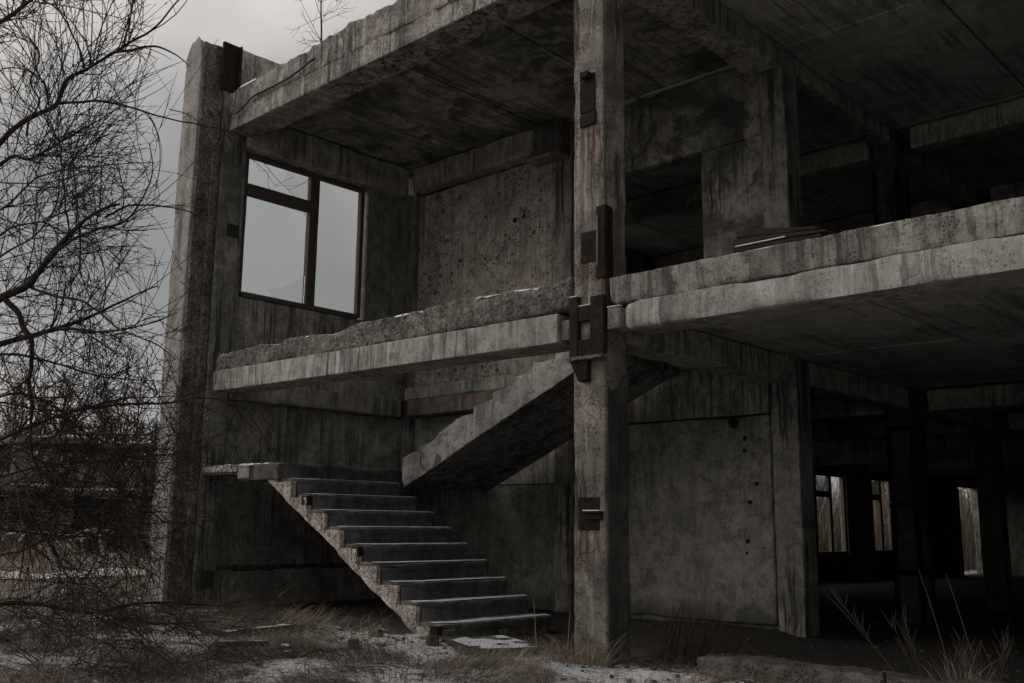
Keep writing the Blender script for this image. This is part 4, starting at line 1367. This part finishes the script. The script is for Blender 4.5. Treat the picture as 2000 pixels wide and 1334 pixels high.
weed(2.28, 0.50, 0.62, 5, 'leaning feathery weed, leftmost of the dry weeds on the right', 1, -0.55, tw=1.3)
weed(2.46, 0.60, 0.40, 6, 'short bushy weed between the leaning weed and the tall pale stalks', 2, -0.1)
weed(2.62, 0.72, 0.42, 5, 'forked dark weed near the right picture edge', 3, 0.05)
for cx, cy, h, lb in ((2.44, 0.66, 0.80, 'tallest pale stalk among the weeds on the right'), (2.56, 0.80, 0.80, 'upright pale stalk right of the tallest one'), (2.66, 0.86, 0.40, 'short pale stalk at the right picture edge')):
    P = np.array([(cx, cy, gz1(cx, cy) - 0.02)]) + np.linspace(0, 1, 6)[:, None] * np.array([-0.17 * RT[0], -0.17 * RT[1], 1.0]) * h + (np.linspace(0, 1, 6) ** 2)[:, None] * np.array([-0.05, 0.0, -0.02])
    V, F = tubes([P], [np.linspace(0.0019, 0.0010, 6)], 5)
    me = mesh_np('dry_stalk', V, F, True, [M['straw']])
    a_ = me.attributes.new('tint', 'FLOAT', 'POINT')
    a_.data.foreach_set('value', np.full(len(V), 0.22, np.float32))
    obj('dry_stalk', me, label=lb, cat='stalk', group='pale dry stalks on the right')
clump('grass_tuft', 2.50, 0.62, 160, 0.16, 0.10, 0.32, M['grass'], 'brown grass tuft at the foot of the weeds on the right', 'grass tuft', droop=(0.2, 1.3), w=0.003)
# thin canes standing by the stair
for (a, b_), lb in ((((-0.62, 0.10), (-0.70, 0.14, 0.42)), 'thin pale cane leaning before the lowest step'), (((-0.10, -0.16), (-0.08, -0.14, 0.36)), 'thin pale cane standing against the free column')):
    P = np.linspace((a[0], a[1], -0.03), b_, 7)
    V, F = tubes([P], [np.linspace(0.003, 0.002, 7)], 5)
    me = mesh_np('cane', V, F, True, [M['straw']])
    a_ = me.attributes.new('tint', 'FLOAT', 'POINT')
    a_.data.foreach_set('value', np.full(len(V), 0.7, np.float32))
    obj('cane', me, label=lb, cat='cane')

# ------------------------------------------------------------------ willow
W = empty('willow_tree', (0, 0, 0), 'bare leafless willow with tangled twigs left of the ruin', 'tree')
TD = 7.6
trunk_px = [(-230, 1300, TD), (-215, 1120, TD), (-190, 900, TD), (-170, 700, TD), (-150, 480, TD), (-120, 250, TD), (-60, 60, TD)]
tp = spline([at(*p) for p in trunk_px], 40)
tp[:, 2] = np.maximum(tp[:, 2], -0.3)
V, F = tubes([tp], [np.linspace(0.13, 0.05, 40)], 10)
obj('trunk', mesh_np('trunk', V, F, True, [M['bark']]), W)

limbs = [
    # (points in photo pixels, start depth, end depth, start radius, end radius, material)
    ([(-150, 430), (-70, 340), (8, 268), (60, 228), (110, 205), (130, 160), (160, 140), (222, 105), (260, 78), (300, 55), (350, 0)], 7.6, 7.2, 0.024, 0.005, 'bark'),
    ([(113, 203), (150, 202), (200, 198), (250, 207), (310, 225), (400, 245), (450, 256), (500, 285)], 7.45, 7.9, 0.011, 0.003, 'bark'),
    ([(222, 105), (260, 97), (300, 90), (340, 104), (375, 130)], 7.3, 7.0, 0.011, 0.003, 'bark'),
    ([(-130, 130), (-60, 80), (0, 45), (45, 15), (90, -20)], 7.6, 7.2, 0.022, 0.010, 'bark'),
    ([(-150, 470), (-60, 370), (20, 307), (60, 311), (120, 280), (170, 247), (245, 203)], 7.6, 8.1, 0.017, 0.004, 'bark'),
    ([(-170, 700), (-60, 640), (0, 583), (50, 558), (70, 538), (110, 490), (135, 462), (165, 430), (205, 405), (233, 398)], 7.6, 7.3, 0.036, 0.008, 'bark'),
    ([(100, 505), (145, 467), (180, 452), (230, 436), (262, 414), (285, 375), (297, 330), (292, 280)], 7.4, 7.0, 0.012, 0.003, 'bark'),
    ([(205, 424), (245, 402), (280, 400), (320, 405), (370, 415), (420, 440)], 7.35, 7.7, 0.010, 0.003, 'bark'),
    ([(-175, 760), (-60, 690), (0, 670), (50, 655), (110, 640), (160, 625), (200, 605), (250, 585), (310, 560)], 7.6, 8.2, 0.030, 0.005, 'bark'),
    ([(110, 640), (140, 642), (170, 648), (230, 645), (290, 631), (345, 613)], 7.85, 7.4, 0.014, 0.004, 'bark'),
    ([(60, 561), (110, 580), (160, 590), (200, 616), (240, 646), (300, 671), (345, 700)], 7.5, 7.0, 0.011, 0.004, 'lichen'),
    ([(10, 585), (35, 610), (45, 640), (62, 668), (60, 720), (54, 755), (62, 800), (60, 870), (85, 950)], 7.5, 7.3, 0.022, 0.008, 'bark'),
    ([(-180, 960), (-60, 890), (60, 832), (150, 802), (260, 787), (330, 785), (390, 776), (450, 790), (500, 840)], 7.6, 8.4, 0.016, 0.003, 'bark'),
    ([(-180, 1000), (-60, 930), (100, 852), (200, 846), (280, 848), (330, 830)], 7.6, 7.3, 0.012, 0.003, 'lichen'),
    ([(-200, 1200), (-80, 1190), (0, 1180), (50, 1177), (120, 1189), (180, 1197), (260, 1181), (330, 1178), (420, 1182), (520, 1165), (560, 1190)], 7.5, 7.9, 0.022, 0.003, 'bark'),
    ([(180, 1197), (230, 1205), (280, 1212), (340, 1216), (430, 1214)], 7.5, 7.0, 0.011, 0.003, 'bark'),
    ([(-190, 930), (-80, 930), (10, 960), (60, 1005), (92, 1055), (120, 1102), (142, 1137), (175, 1145), (240, 1152)], 7.5, 6.9, 0.014, 0.003, 'bark'),
    ([(-170, 740), (-70, 700), (20, 690), (70, 700), (120, 715), (190, 735), (260, 742), (330, 745)], 7.6, 7.9, 0.013, 0.003, 'bark'),
    ([(-160, 560), (-80, 540), (0, 455), (50, 435), (90, 433), (130, 455), (175, 480)], 7.6, 8.2, 0.012, 0.003, 'lichen'),
    ([(-150, 500), (-60, 430), (0, 408), (40, 375), (80, 345), (150, 330), (230, 322), (300, 318)], 7.6, 7.0, 0.011, 0.003, 'bark'),
    ([(-160, 620), (-60, 560), (0, 500), (70, 455), (110, 400), (125, 330), (160, 290)], 7.6, 8.0, 0.010, 0.003, 'bark'),
    ([(55, 265), (58, 235), (75, 200), (60, 160), (80, 105), (40, 60), (20, 20)], 7.5, 7.0, 0.008, 0.003, 'bark'),
    ([(165, 140), (150, 95), (130, 50), (105, 0), (95, -40)], 7.35, 7.6, 0.009, 0.003, 'bark'),
    ([(95, 205), (85, 165), (55, 140), (20, 135), (-20, 150)], 7.45, 7.8, 0.008, 0.003, 'bark'),
    ([(140, 470), (128, 400), (122, 340), (118, 280), (112, 230)], 7.4, 7.2, 0.007, 0.0025, 'bark'),
    ([(155, 440), (155, 500), (150, 530), (125, 565), (115, 620), (100, 650)], 7.4, 7.2, 0.008, 0.003, 'bark'),
    ([(-190, 1060), (-60, 1010), (60, 985), (140, 990), (230, 1010), (310, 1000), (380, 1020), (440, 1080)], 7.5, 8.0, 0.011, 0.0025, 'bark'),
    ([(-190, 1100), (-60, 1090), (40, 1075), (120, 1040), (200, 1050), (280, 1090), (350, 1080)], 7.5, 7.0, 0.010, 0.0025, 'bark'),
    ([(-190, 880), (-60, 850), (40, 880), (130, 930), (210, 945), (290, 985), (350, 1040)], 7.5, 7.2, 0.011, 0.0025, 'bark'),
    ([(-180, 840), (-60, 800), (30, 770), (100, 790), (170, 850), (240, 890), (320, 905), (380, 890)], 7.6, 8.3, 0.011, 0.0025, 'bark'),
]
LR = np.random.default_rng(5)
for _k in range(6):
    _y = LR.uniform(760, 1120)
    _x1 = LR.uniform(200, 350)
    _dy = LR.uniform(-60, 60)
    limbs.append(([(-190, _y + LR.uniform(-60, 60)), (-60, _y + LR.uniform(-30, 30)), (_x1 * 0.35, _y + _dy * 0.4 + LR.uniform(-20, 20)), (_x1 * 0.7, _y + _dy * 0.8 + LR.uniform(-20, 20)), (_x1, _y + _dy), (_x1 + 60, _y + _dy + LR.uniform(-30, 60))],
                  LR.uniform(7.0, 8.0), LR.uniform(6.9, 8.2), 0.0095, 0.002, 'bark'))
n_full = len(limbs)
for _p in ([(440, 783), (480, 800), (515, 850), (535, 905), (548, 935)], [(470, 792), (447, 830), (438, 900), (432, 965)], [(330, 1040), (380, 1012), (430, 1018), (480, 1050), (507, 1085), (512, 1120)],
           [(300, 1060), (380, 1020), (440, 1030), (470, 1070), (498, 1110)], [(420, 245), (470, 290), (505, 320), (545, 365)], [(440, 255), (500, 300), (530, 335), (570, 372)], [(440, 780), (490, 790), (530, 830), (560, 880)],
           [(330, 785), (400, 760), (470, 775), (520, 800)], [(330, 210), (380, 230), (430, 300), (480, 330)]):
    limbs.append((_p, 8.0, 8.2, 0.0042, 0.0016, 'twig'))
TW = np.random.default_rng(23)


def unit(v):
    return v / max(np.linalg.norm(v), 1e-9)


def grow(p, d, L, n=6, curl=0.5, grav=0.0):
    pts = [p]
    d = unit(d)
    c = TW.normal(0, curl, 3)
    for i in range(n - 1):
        d = unit(d + c / n + np.array([0, 0, grav / n]) + TW.normal(0, 0.05, 3))
        pts.append(pts[-1] + d * L / (n - 1))
    return np.array(pts)


def rnd_side(t):
    v = TW.normal(0, 1, 3)
    # spread mostly across the view, a little in depth
    v = v - t * (v @ t)
    return unit(v)


tw6, tr6 = [], []
limb_pts = []
for pts, d0, d1, r0, r1, mt in limbs:
    k = len(pts)
    dep = np.linspace(d0, d1, k)
    P = spline([at(a, b, c) for (a, b), c in zip(pts, dep)], 9 * k)
    wob = np.stack([fbm(P * 3.0 + i * 7.7, 301 + i, 3) - 0.5 for i in range(3)], -1)
    P = P + wob * 0.05
    R_ = np.linspace(r0, r1, len(P)) * (0.9 + 0.25 * vnoise(P * 9, 5))
    V, F = tubes([P], [R_], 7)
    obj('branch', mesh_np('branch', V, F, True, [M[mt]]), W)
    limb_pts.append((P, R_))


def reject(P):
    a, b, w = proj(P[-1:])
    a, b = a[0], b[0]
    if a > 590 or (a > 440 and TW.random() < 0.8) or (a > 310 and TW.random() < (0.72 if b < 780 else 0.4)):
        return True
    if a > 345 and b < 330 and TW.random() < 0.6:
        return True
    return False


lev1 = []
for P, R_ in limb_pts:
    seg = np.linalg.norm(np.diff(P, axis=0), axis=1)
    L = seg.sum()
    m = int(L / 0.066) if R_[0] > 0.006 else int(L / 0.16)
    for _ in range(m):
        i = int(len(P) * (0.12 + 0.88 * TW.random() ** 0.8))
        i = min(max(i, 1), len(P) - 2)
        t_ = unit(P[i + 1] - P[i - 1])
        d = unit(t_ * TW.uniform(0.3, 1.0) + rnd_side(t_) * TW.uniform(0.5, 1.0) + np.array([0, 0, 0.15]))
        ll = TW.uniform(0.3, 1.05) if R_[0] > 0.006 else TW.uniform(0.12, 0.35)
        Q = grow(P[i], d, ll, 7, 0.55, TW.normal(0.05, 0.35))
        if R_[0] > 0.006 and reject(Q):
            continue
        r_ = min(R_[i] * 0.65, TW.uniform(0.0038, 0.0072))
        lev1.append((Q, r_))
for Q, r_ in lev1:
    tw6.append(Q)
    tr6.append(np.linspace(r_, 0.0020, 7))
lev2 = []
for Q, r_ in lev1:
    for _ in range(TW.integers(3, 8)):
        i = TW.integers(1, 6)
        t_ = unit(Q[min(i + 1, 6)] - Q[i - 1])
        d = unit(t_ * TW.uniform(0.7, 1.3) + rnd_side(t_) * TW.uniform(0.3, 0.9))
        X = grow(Q[i], d, TW.uniform(0.18, 0.6), 7, 0.32, TW.normal(-0.05, 0.25))
        if reject(X):
            continue
        lev2.append(X)
        tw6.append(X)
        tr6.append(np.linspace(TW.uniform(0.0025, 0.0036), 0.0015, 7))
for X in lev2:
    if TW.random() < 0.45:
        i = TW.integers(1, 5)
        t_ = unit(X[i + 1] - X[i])
        Y_ = grow(X[i], unit(t_ + rnd_side(t_) * 0.6), TW.uniform(0.1, 0.35), 7, 0.25, 0)
        tw6.append(Y_)
        tr6.append(np.linspace(0.0024, 0.0013, 7))
V, F = tubes_same(np.array(tw6), np.array(tr6), 3)
# buds along the twig ends
bp = []
for X in lev2:
    if TW.random() < 0.5:
        for k in range(TW.integers(2, 6)):
            f = TW.uniform(2, 5.99)
            i = int(f)
            bp.append(X[i] + (X[min(i + 1, 6)] - X[i]) * (f - i))
bp = np.array(bp)
octv = np.array([(1, 0, 0), (-1, 0, 0), (0, 1, 0), (0, -1, 0), (0, 0, 1.6), (0, 0, -1.6)], float) * 0.0042
of = np.array([(0, 2, 4), (2, 1, 4), (1, 3, 4), (3, 0, 4), (2, 0, 5), (1, 2, 5), (3, 1, 5), (0, 3, 5)])
VB = (bp[:, None] + octv[None] * (0.7 + 0.6 * TW.random((len(bp), 1, 1)))).reshape(-1, 3)
FB = (np.arange(len(bp))[:, None, None] * 6 + of[None]).reshape(-1, 3)
obj('twigs', mesh_np('twigs', V, F, True, [M['twig']]), W, kind='stuff')
obj('buds', mesh_np('buds', VB, FB, True, [M['twig']]), W, kind='stuff')

# brushwood at the foot of the willow
def shrub(cx, cy, n, h, label, seed, mat, spread=0.3, arch=0.6, head=None):
    R_ = np.random.default_rng(seed)
    Ps, Rs = [], []
    for i in range(n):
        a = R_.uniform(0, 6.28) if head is None else head + R_.normal(0, 0.7)
        p = np.array([cx + R_.normal(0, spread), cy + R_.normal(0, spread), 0])
        p[2] = gz1(p[0], p[1]) - 0.02
        d = np.array([math.cos(a) * 0.8, math.sin(a) * 0.8, R_.uniform(0.4, 1.2)])
        L = h * R_.uniform(0.5, 1.4)
        pts = [p]
        d = unit(d)
        for k in range(8):
            d = unit(d + np.array([0, 0, -arch / 8 * R_.uniform(0.4, 1.6)]) + R_.normal(0, 0.09, 3))
            q = pts[-1] + d * L / 8
            q[2] = max(q[2], gz1(q[0], q[1]) + 0.01) if k > 1 else q[2]
            pts.append(q)
        P = np.array(pts)
        Ps.append(P)
        Rs.append(np.linspace(R_.uniform(0.0025, 0.006), 0.0014, 9))
        for k in range(R_.integers(2, 6)):
            i0 = R_.integers(1, 8)
            t_ = unit(P[i0 + 1] - P[i0 - 1])
            v = R_.normal(0, 1, 3)
            v[2] = abs(v[2]) * 0.5
            d2 = unit(t_ + unit(v) * 0.8)
            q = [P[i0]]
            l2 = L * R_.uniform(0.15, 0.4)
            for _ in range(8):
                d2 = unit(d2 + R_.normal(0, 0.10, 3))
                q.append(q[-1] + d2 * l2 / 8)
            Ps.append(np.array(q))
            Rs.append(np.linspace(0.0023, 0.0012, 9))
    V_, F_ = tubes_same(np.array(Ps), np.array(Rs), 3)
    return obj('brushwood', mesh_np('brushwood', V_, F_, True, [M[mat]]), label=label, cat='shrub', group='brushwood at the foot of the willow')


def gpt(px_, py_):
    d = RT * (px_ - 1000) / FPX - UP * (py_ - 667) / FPX + FW
    return CAM + d * (-CAM[2] / d[2])


g = gpt(60, 1240); shrub(g[0], g[1], 60, 0.8, 'dark brushwood in the lower left picture corner', 51, 'twig', 0.35, 1.1)
g = gpt(180, 1225); shrub(g[0], g[1], 70, 0.8, 'dark tangled brushwood before the snowy path, left of the corner block', 52, 'twig', 0.35, 1.2)
g = gpt(330, 1240); shrub(g[0], g[1], 60, 0.7, 'brushwood heap at the foot of the corner block', 53, 'twig', 0.30, 1.2)
g = gpt(440, 1215); shrub(g[0], g[1], 26, 0.75, 'arching pale brushwood under the half-landing', 54, 'paletwig', 0.16, 1.5, head=math.radians(20))
g = gpt(400, 1290); shrub(g[0], g[1], 36, 0.5, 'low dark brushwood in the grass below the boards', 55, 'twig', 0.3, 1.3)
g = gpt(150, 1310); shrub(g[0], g[1], 60, 0.55, 'low brushwood at the bottom left, nearest to the viewer', 56, 'twig', 0.4, 1.3)

# sapling on the roof
S = empty('roof_sapling', (0, 0, 0), 'thin bare sapling growing on the roof edge', 'sapling')
P = spline([(-4.29, 0.30, 6.30), (-4.30, 0.31, 6.7), (-4.33, 0.30, 7.2), (-4.33, 0.32, 7.9), (-4.36, 0.30, 8.6)], 24)
V, F = tubes([P], [np.linspace(0.014, 0.004, 24)], 6)
obj('trunk', mesh_np('trunk', V, F, True, [M['twig']]), S)
Ps, Rs = [], []
for k in range(30):
    i = TW.integers(3, 23)
    a = TW.uniform(0, 6.28)
    Q = grow(P[i], np.array([math.cos(a), math.sin(a), TW.uniform(0.0, 0.9)]), TW.uniform(0.2, 0.7), 7, 0.5, TW.normal(-0.2, 0.4))
    Ps.append(Q)
    Rs.append(np.linspace(0.0042, 0.0018, 7))
    for _ in range(3):
        j = TW.integers(2, 6)
        t_ = unit(Q[j] - Q[j - 1])
        Ps.append(grow(Q[j], unit(t_ + rnd_side(t_) * 0.8), TW.uniform(0.1, 0.25), 7, 0.4, 0))
        Rs.append(np.linspace(0.0026, 0.0014, 7))
V, F = tubes_same(np.array(Ps), np.array(Rs), 3)
obj('twigs', mesh_np('twigs', V, F, True, [M['twig']]), S, kind='stuff')

# ------------------------------------------------------------------ background
def bbox_part(name, parent, x0, x1, y0, y1, z0, z1, mat, **k):
    kw = dict(res=0.6, chip=0.04, rough=0.02, big=0.1, freq=1.0)
    kw.update(k)
    return sub(name, parent, x0, x1, y0, y1, z0, z1, mat, **kw)


# low front row with a snowy slab roof
G = empty('ruined_shed', (0, 0, 0), 'low open-fronted shed ruin with snowy flat roof beyond the path', 'building')
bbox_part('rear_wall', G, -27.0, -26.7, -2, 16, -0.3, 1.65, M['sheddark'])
for yy in np.arange(-2, 16.1, 2.0):
    bbox_part('pier', G, -24.35, -24.0, yy, yy + 0.4, -0.3, 1.62, M['shed'], res=0.3)
for yy, w_ in ((-1.5, 1.4), (2.5, 1.3), (4.5, 1.4), (7.4, 0.5), (8.5, 1.3), (12.5, 1.4)):
    bbox_part('infill_wall', G, -24.25, -24.08, yy, yy + w_, -0.3, 0.55 if int(yy) % 2 else 1.55, M['shed'], res=0.3)
BG = np.random.default_rng(41)
for yy in np.arange(-2.2, 16.0, 2.0):
    dz, tilt = BG.normal(0, 0.03), BG.normal(0, 0.03)
    x1 = -23.8 - BG.uniform(0, 0.5)

    def tl(V, yy=yy, tilt=tilt):
        V = V.copy()
        V[:, 2] += (V[:, 1] - yy - 1) * tilt + (V[:, 0] + 24) * tilt * 0.6
        return V
    sl = bbox_part('roof_slab', G, -27.1, x1, yy + 0.02, yy + 1.98, 1.66 + dz, 1.83 + dz, M['shedroof'], res=0.25, big=0.2, warp=tl)
    V, F = rbox_np(-27.0, x1 - 0.05, yy + 0.1 + BG.uniform(0, 0.7), yy + 1.9 - BG.uniform(0, 0.6), 1.835 + dz, 1.875 + dz, res=0.2, chip=0.01, rough=0.04, freq=1.5, warp=tl)
    obj('snow_cover', mesh_np('snow_cover', V, F, True, [M['snow']]), sl)
# taller ruin behind
H = empty('ruined_warehouse', (0, 0, 0), 'taller long ruin with broken snowy roof slabs behind the low shed', 'building')
for yy in np.arange(-4, 24, 3.0):
    bbox_part('front_wall', H, -33.3, -33.0, yy + 0.02, yy + 2.98, -0.5, 3.0 - 0.9 * max(0, BG.normal(0, 0.8)), M['shed'], res=0.4, big=0.4)
    bbox_part('pier', H, -33.34, -33.0, yy, yy + 0.35, -0.5, 3.6, M['shedroof'], res=0.3)
    if BG.random() < 0.78:
        dz, tilt = BG.normal(0, 0.07), BG.normal(0, 0.035)

        def tl2(V, yy=yy, tilt=tilt):
            V = V.copy()
            V[:, 2] += (V[:, 1] - yy - 1.5) * tilt
            return V
        rs = bbox_part('roof_slab', H, -37.8 + BG.normal(0, 0.3), -32.6 - BG.uniform(0, 0.6), yy + 0.03, yy + 2.97, 3.7 + dz, 3.95 + dz, M['shedroof'], res=0.3, big=0.35, warp=tl2)
        V, F = rbox_np(-37.0, -33.1, yy + 0.2 + BG.uniform(0, 1.0), yy + 2.8 - BG.uniform(0, 0.9), 3.955 + dz, 4.01 + dz, res=0.3, chip=0.01, rough=0.06, freq=1.2, warp=tl2)
        obj('snow_cover', mesh_np('snow_cover', V, F, True, [M['snow']]), rs)
bbox_part('rear_wall', H, -37.9, -37.6, -4, 24, -0.5, 3.3, M['shed'], res=0.6)
# cream car wreck
C = empty('car_wreck', (0, 0, 0), 'crushed cream car body shell with bare window frames beyond the path', 'car wreck')


def bar(name, pts, r, mat, parent):
    P = spline(pts, 14)
    V_, F_ = tubes([P], [np.full(14, r) * (0.9 + 0.3 * vnoise(P * 5, 7))], 6)
    return obj(name, mesh_np(name, V_, F_, True, [M[mat]]), parent)


for xo, nm in ((-20.45, 'near'), (-21.55, 'far')):
    bar('roof_rail', [(xo, 4.75, 0.44), (xo, 5.1, 0.53), (xo, 5.5, 0.64), (xo, 5.95, 0.76)], 0.035, 'wreckpaint', C)
    bar('pillar', [(xo, 5.58, 0.62), (xo, 5.62, 0.42), (xo, 5.68, 0.2), (xo, 5.74, 0.0)], 0.035, 'wreckpaint', C)
    bar('pillar', [(xo, 4.95, 0.48), (xo, 4.96, 0.3), (xo, 4.98, 0.0)], 0.04, 'wreckpaint', C)
    bar('window_frame', [(xo, 5.60, 0.62), (xo, 5.60, 0.52), (xo, 5.72, 0.50), (xo, 5.86, 0.56), (xo, 5.94, 0.72)], 0.022, 'wreckpaint', C)
    sub('wing_panel', C, xo - 0.04, xo, 4.50, 4.93, 0.02, 0.44, M['wreckpaint'], res=0.06, chip=0.03, rough=0.03, big=0.12, freq=2)
    sub('corner_panel', C, xo - 0.05, xo, 5.90, 6.02, 0.62, 0.80, M['wreckpaint'], res=0.05, chip=0.02, rough=0.01)
sub('bumper', C, -20.5, -20.42, 5.86, 6.12, -0.02, 0.14, M['wreckpaint'], res=0.06, chip=0.02, rough=0.02)
sub('boot_panel', C, -21.55, -20.45, 4.50, 4.56, 0.05, 0.42, M['wreckpaint'], res=0.1, chip=0.02, rough=0.03)
bar('windscreen_frame', [(-20.4, 3.60, 0.45), (-20.4, 3.72, 0.62), (-20.4, 4.1, 0.66), (-20.4, 4.55, 0.68)], 0.03, 'wreckwhite', C)
bar('windscreen_frame', [(-20.4, 4.55, 0.68), (-20.4, 4.45, 0.5), (-20.4, 4.38, 0.3), (-20.4, 4.30, 0.05)], 0.04, 'wreckwhite', C)
bar('windscreen_frame', [(-21.5, 3.60, 0.45), (-21.5, 3.72, 0.60), (-21.5, 4.1, 0.64), (-21.5, 4.5, 0.66)], 0.03, 'wreckwhite', C)
sub('sill_panel', C, -20.9, -20.4, 3.3, 4.3, 0.02, 0.22, M['wreckred'], res=0.1, chip=0.04, rough=0.03, big=0.08)

# brush masses
def brush_field(name, xr, yr, N_, h0, h1, w0, w1, mat, tint=(0.3, 0.7), msk=None):
    x_ = rng.uniform(*xr, N_)
    y_ = rng.uniform(*yr, N_)
    P_ = np.stack([x_, y_, 0 * x_], -1)
    k = rng.random(N_) < np.clip((fbm(P_ * 0.35, 401, 3) - 0.3) / 0.3, 0.1, 1)
    if msk is not None:
        k &= msk(x_, y_)
    x_, y_ = x_[k], y_[k]
    n_ = len(x_)
    b_ = np.stack([x_, y_, height(x_, y_)], -1)
    hh = (h0 + (h1 - h0) * rng.random(n_)) * (0.5 + fbm(P_[k] * 0.5, 411, 2))
    return obj(name, blades(name, b_, rng.uniform(0, 6.28, n_), hh, 0.3 * rng.random(n_), 0.6 * rng.random(n_), w0 + (w1 - w0) * rng.random(n_), mat, rng.uniform(*tint, n_), seg=3, rad=True), kind='stuff')


brush_field('hillside_brush', (-32.8, -27.2), (-4, 26), 12000, 0.8, 2.6, 0.02, 0.05, M['grass'], (0.45, 0.9))
brush_field('bramble_thicket', (-23.8, -22.3), (-3, 16), 900, 0.5, 1.7, 0.014, 0.03, M['grass'], (0.2, 0.7))
brush_field('roof_brush', (-26.8, -24.0), (-2, 16), 1600, 0.2, 0.8, 0.02, 0.03, M['grass'], (0.2, 0.6)).location.z = 1.95
brush_field('far_brush', (-60, -38.5), (-12, 60), 12000, 2.0, 6.0, 0.05, 0.10, M['grass'], (0.05, 0.45))
brush_field('reed_bed', (-16, -7.5), (17, 46), 15000, 1.4, 3.4, 0.02, 0.05, M['grass'], (0.3, 0.6))


# trees along the horizon
def pine_meshes(seed, h):
    R_ = np.random.default_rng(seed)
    tr = np.stack([0.05 * h * 0.1 * np.sin(np.linspace(0, 3, 8)), np.zeros(8), np.linspace(-0.3, h, 8)], -1)
    Vt, Ft = tubes([tr], [np.linspace(0.13, 0.02, 8)], 6)
    cs = []
    nb = 90
    for i in range(nb):
        f = (i / nb) ** 0.9
        z = h * (0.22 + 0.78 * f)
        rad = (h * 0.20) * (1 - f) ** 0.9 * R_.uniform(0.35, 1.25) + 0.06
        a = R_.uniform(0, 6.28)
        for k in range(9):
            t_ = R_.uniform(0.25, 1.0)
            cs.append((math.cos(a) * rad * t_ + R_.normal(0, 0.09), math.sin(a) * rad * t_ + R_.normal(0, 0.09), z + 0.16 * rad * t_ + R_.normal(0, 0.10)))
    cs = np.array(cs)
    n_ = len(cs) * 3
    cc = np.repeat(cs, 3, 0)
    tri = R_.normal(0, 1, (n_, 3, 3))
    tri = tri / np.linalg.norm(tri, axis=2, keepdims=True) * R_.uniform(0.06, 0.20, (n_, 1, 1)) * (0.45 + 0.75 * (1 - np.clip(cc[:, 2] / h, 0, 1)))[:, None, None] * np.array([1, 1, 0.8])
    Vc = (cc[:, None] + tri).reshape(-1, 3)
    Fc = np.arange(n_ * 3).reshape(-1, 3)
    return mesh_np('trunk', Vt, Ft, True, [M['pinebark']]), mesh_np('crown', Vc, Fc, False, [M['needles']])


def bare_meshes(seed, h, bark):
    R_ = np.random.default_rng(seed)
    tr = np.stack([0.25 * np.sin(np.linspace(0, 2.2, 9)) * R_.uniform(-1, 1), 0.2 * np.sin(np.linspace(0, 2.6, 9)) * R_.uniform(-1, 1), np.linspace(-0.3, h, 9)], -1)
    Vt, Ft = tubes([tr], [np.linspace(0.10, 0.02, 9)], 6)
    Ps, Rs = [], []
    for i in range(46):
        f = R_.uniform(0.25, 0.98)
        p = np.array([np.interp(f * h, tr[:, 2], tr[:, 0]), np.interp(f * h, tr[:, 2], tr[:, 1]), f * h])
        a = R_.uniform(0, 6.28)
        L = h * 0.26 * (1.15 - f) + 0.3
        d = np.array([math.cos(a), math.sin(a), R_.uniform(0.6, 1.5)])
        Q = p + unit(d) * np.linspace(0, 1, 5)[:, None] * L + np.array([0, 0, 0.15]) * (np.linspace(0, 1, 5) ** 2)[:, None] * L
        Ps.append(Q)
        Rs.append(np.linspace(0.03, 0.012, 5))
        for _ in range(5):
            j = R_.integers(1, 5)
            d2 = unit(unit(d) + R_.normal(0, 0.6, 3))
            Ps.append(Q[j] + d2 * np.linspace(0, 1, 5)[:, None] * L * R_.uniform(0.2, 0.5))
            Rs.append(np.linspace(0.018, 0.009, 5))
    Vc, Fc = tubes_same(np.array(Ps), np.array(Rs), 3)
    return mesh_np('trunk', Vt, Ft, True, [M[bark]]), mesh_np('crown', Vc, Fc, True, [M['brush']])


pines = [pine_meshes(s, h) for s, h in ((1, 8.5), (2, 7.2), (3, 9.5), (4, 6.3))]
bares = [bare_meshes(s, h, b_) for s, h, b_ in ((5, 8.0, 'birchbark'), (6, 9.0, 'pinebark'), (7, 6.5, 'birchbark'))]
TR = np.random.default_rng(99)


def place(kind, x_, y_, sc_, lb, grp, name):
    o = empty(name, (x_, y_, gz1(x_, y_) - 0.1), lb, 'tree', grp)
    o.scale = (sc_ * TR.uniform(0.9, 1.15), sc_ * TR.uniform(0.9, 1.15), sc_)
    o.rotation_euler = (0, 0, TR.uniform(0, 6.28))
    for nm, me_ in zip(('trunk', 'crown'), kind):
        c_ = bpy.data.objects.new(nm, me_)
        COL.objects.link(c_)
        c_.parent = o


for i in range(90):
    x_ = TR.uniform(-78, -46)
    f = TR.random()
    y_ = -6.1 + (4.86 - x_) * (0.28 + 0.34 * f) if i < 76 else TR.uniform(-40, 12)
    place(pines[i % 4], x_, y_, TR.uniform(0.6, 0.95), 'small dark pine in the distant treeline beyond the warehouse ruin', 'pines of the distant treeline', 'pine_tree')
for i in range(30):
    x_ = TR.uniform(-62, -42)
    y_ = -6.1 + (4.86 - x_) * TR.uniform(0.27, 0.62)
    place(bares[i % 3], x_, y_, TR.uniform(0.7, 1.0), 'bare thin-branched tree among the distant pines', 'bare trees of the distant treeline', 'bare_tree')
for i in range(16):
    a = math.radians(TR.uniform(12, 24))
    d = TR.uniform(52, 80)
    place(pines[i % 4], 4.86 - d * math.sin(a), -6.1 + d * math.cos(a), TR.uniform(0.8, 1.2), 'dark pine behind the hall, seen through its far openings', 'pines behind the hall', 'pine_tree')
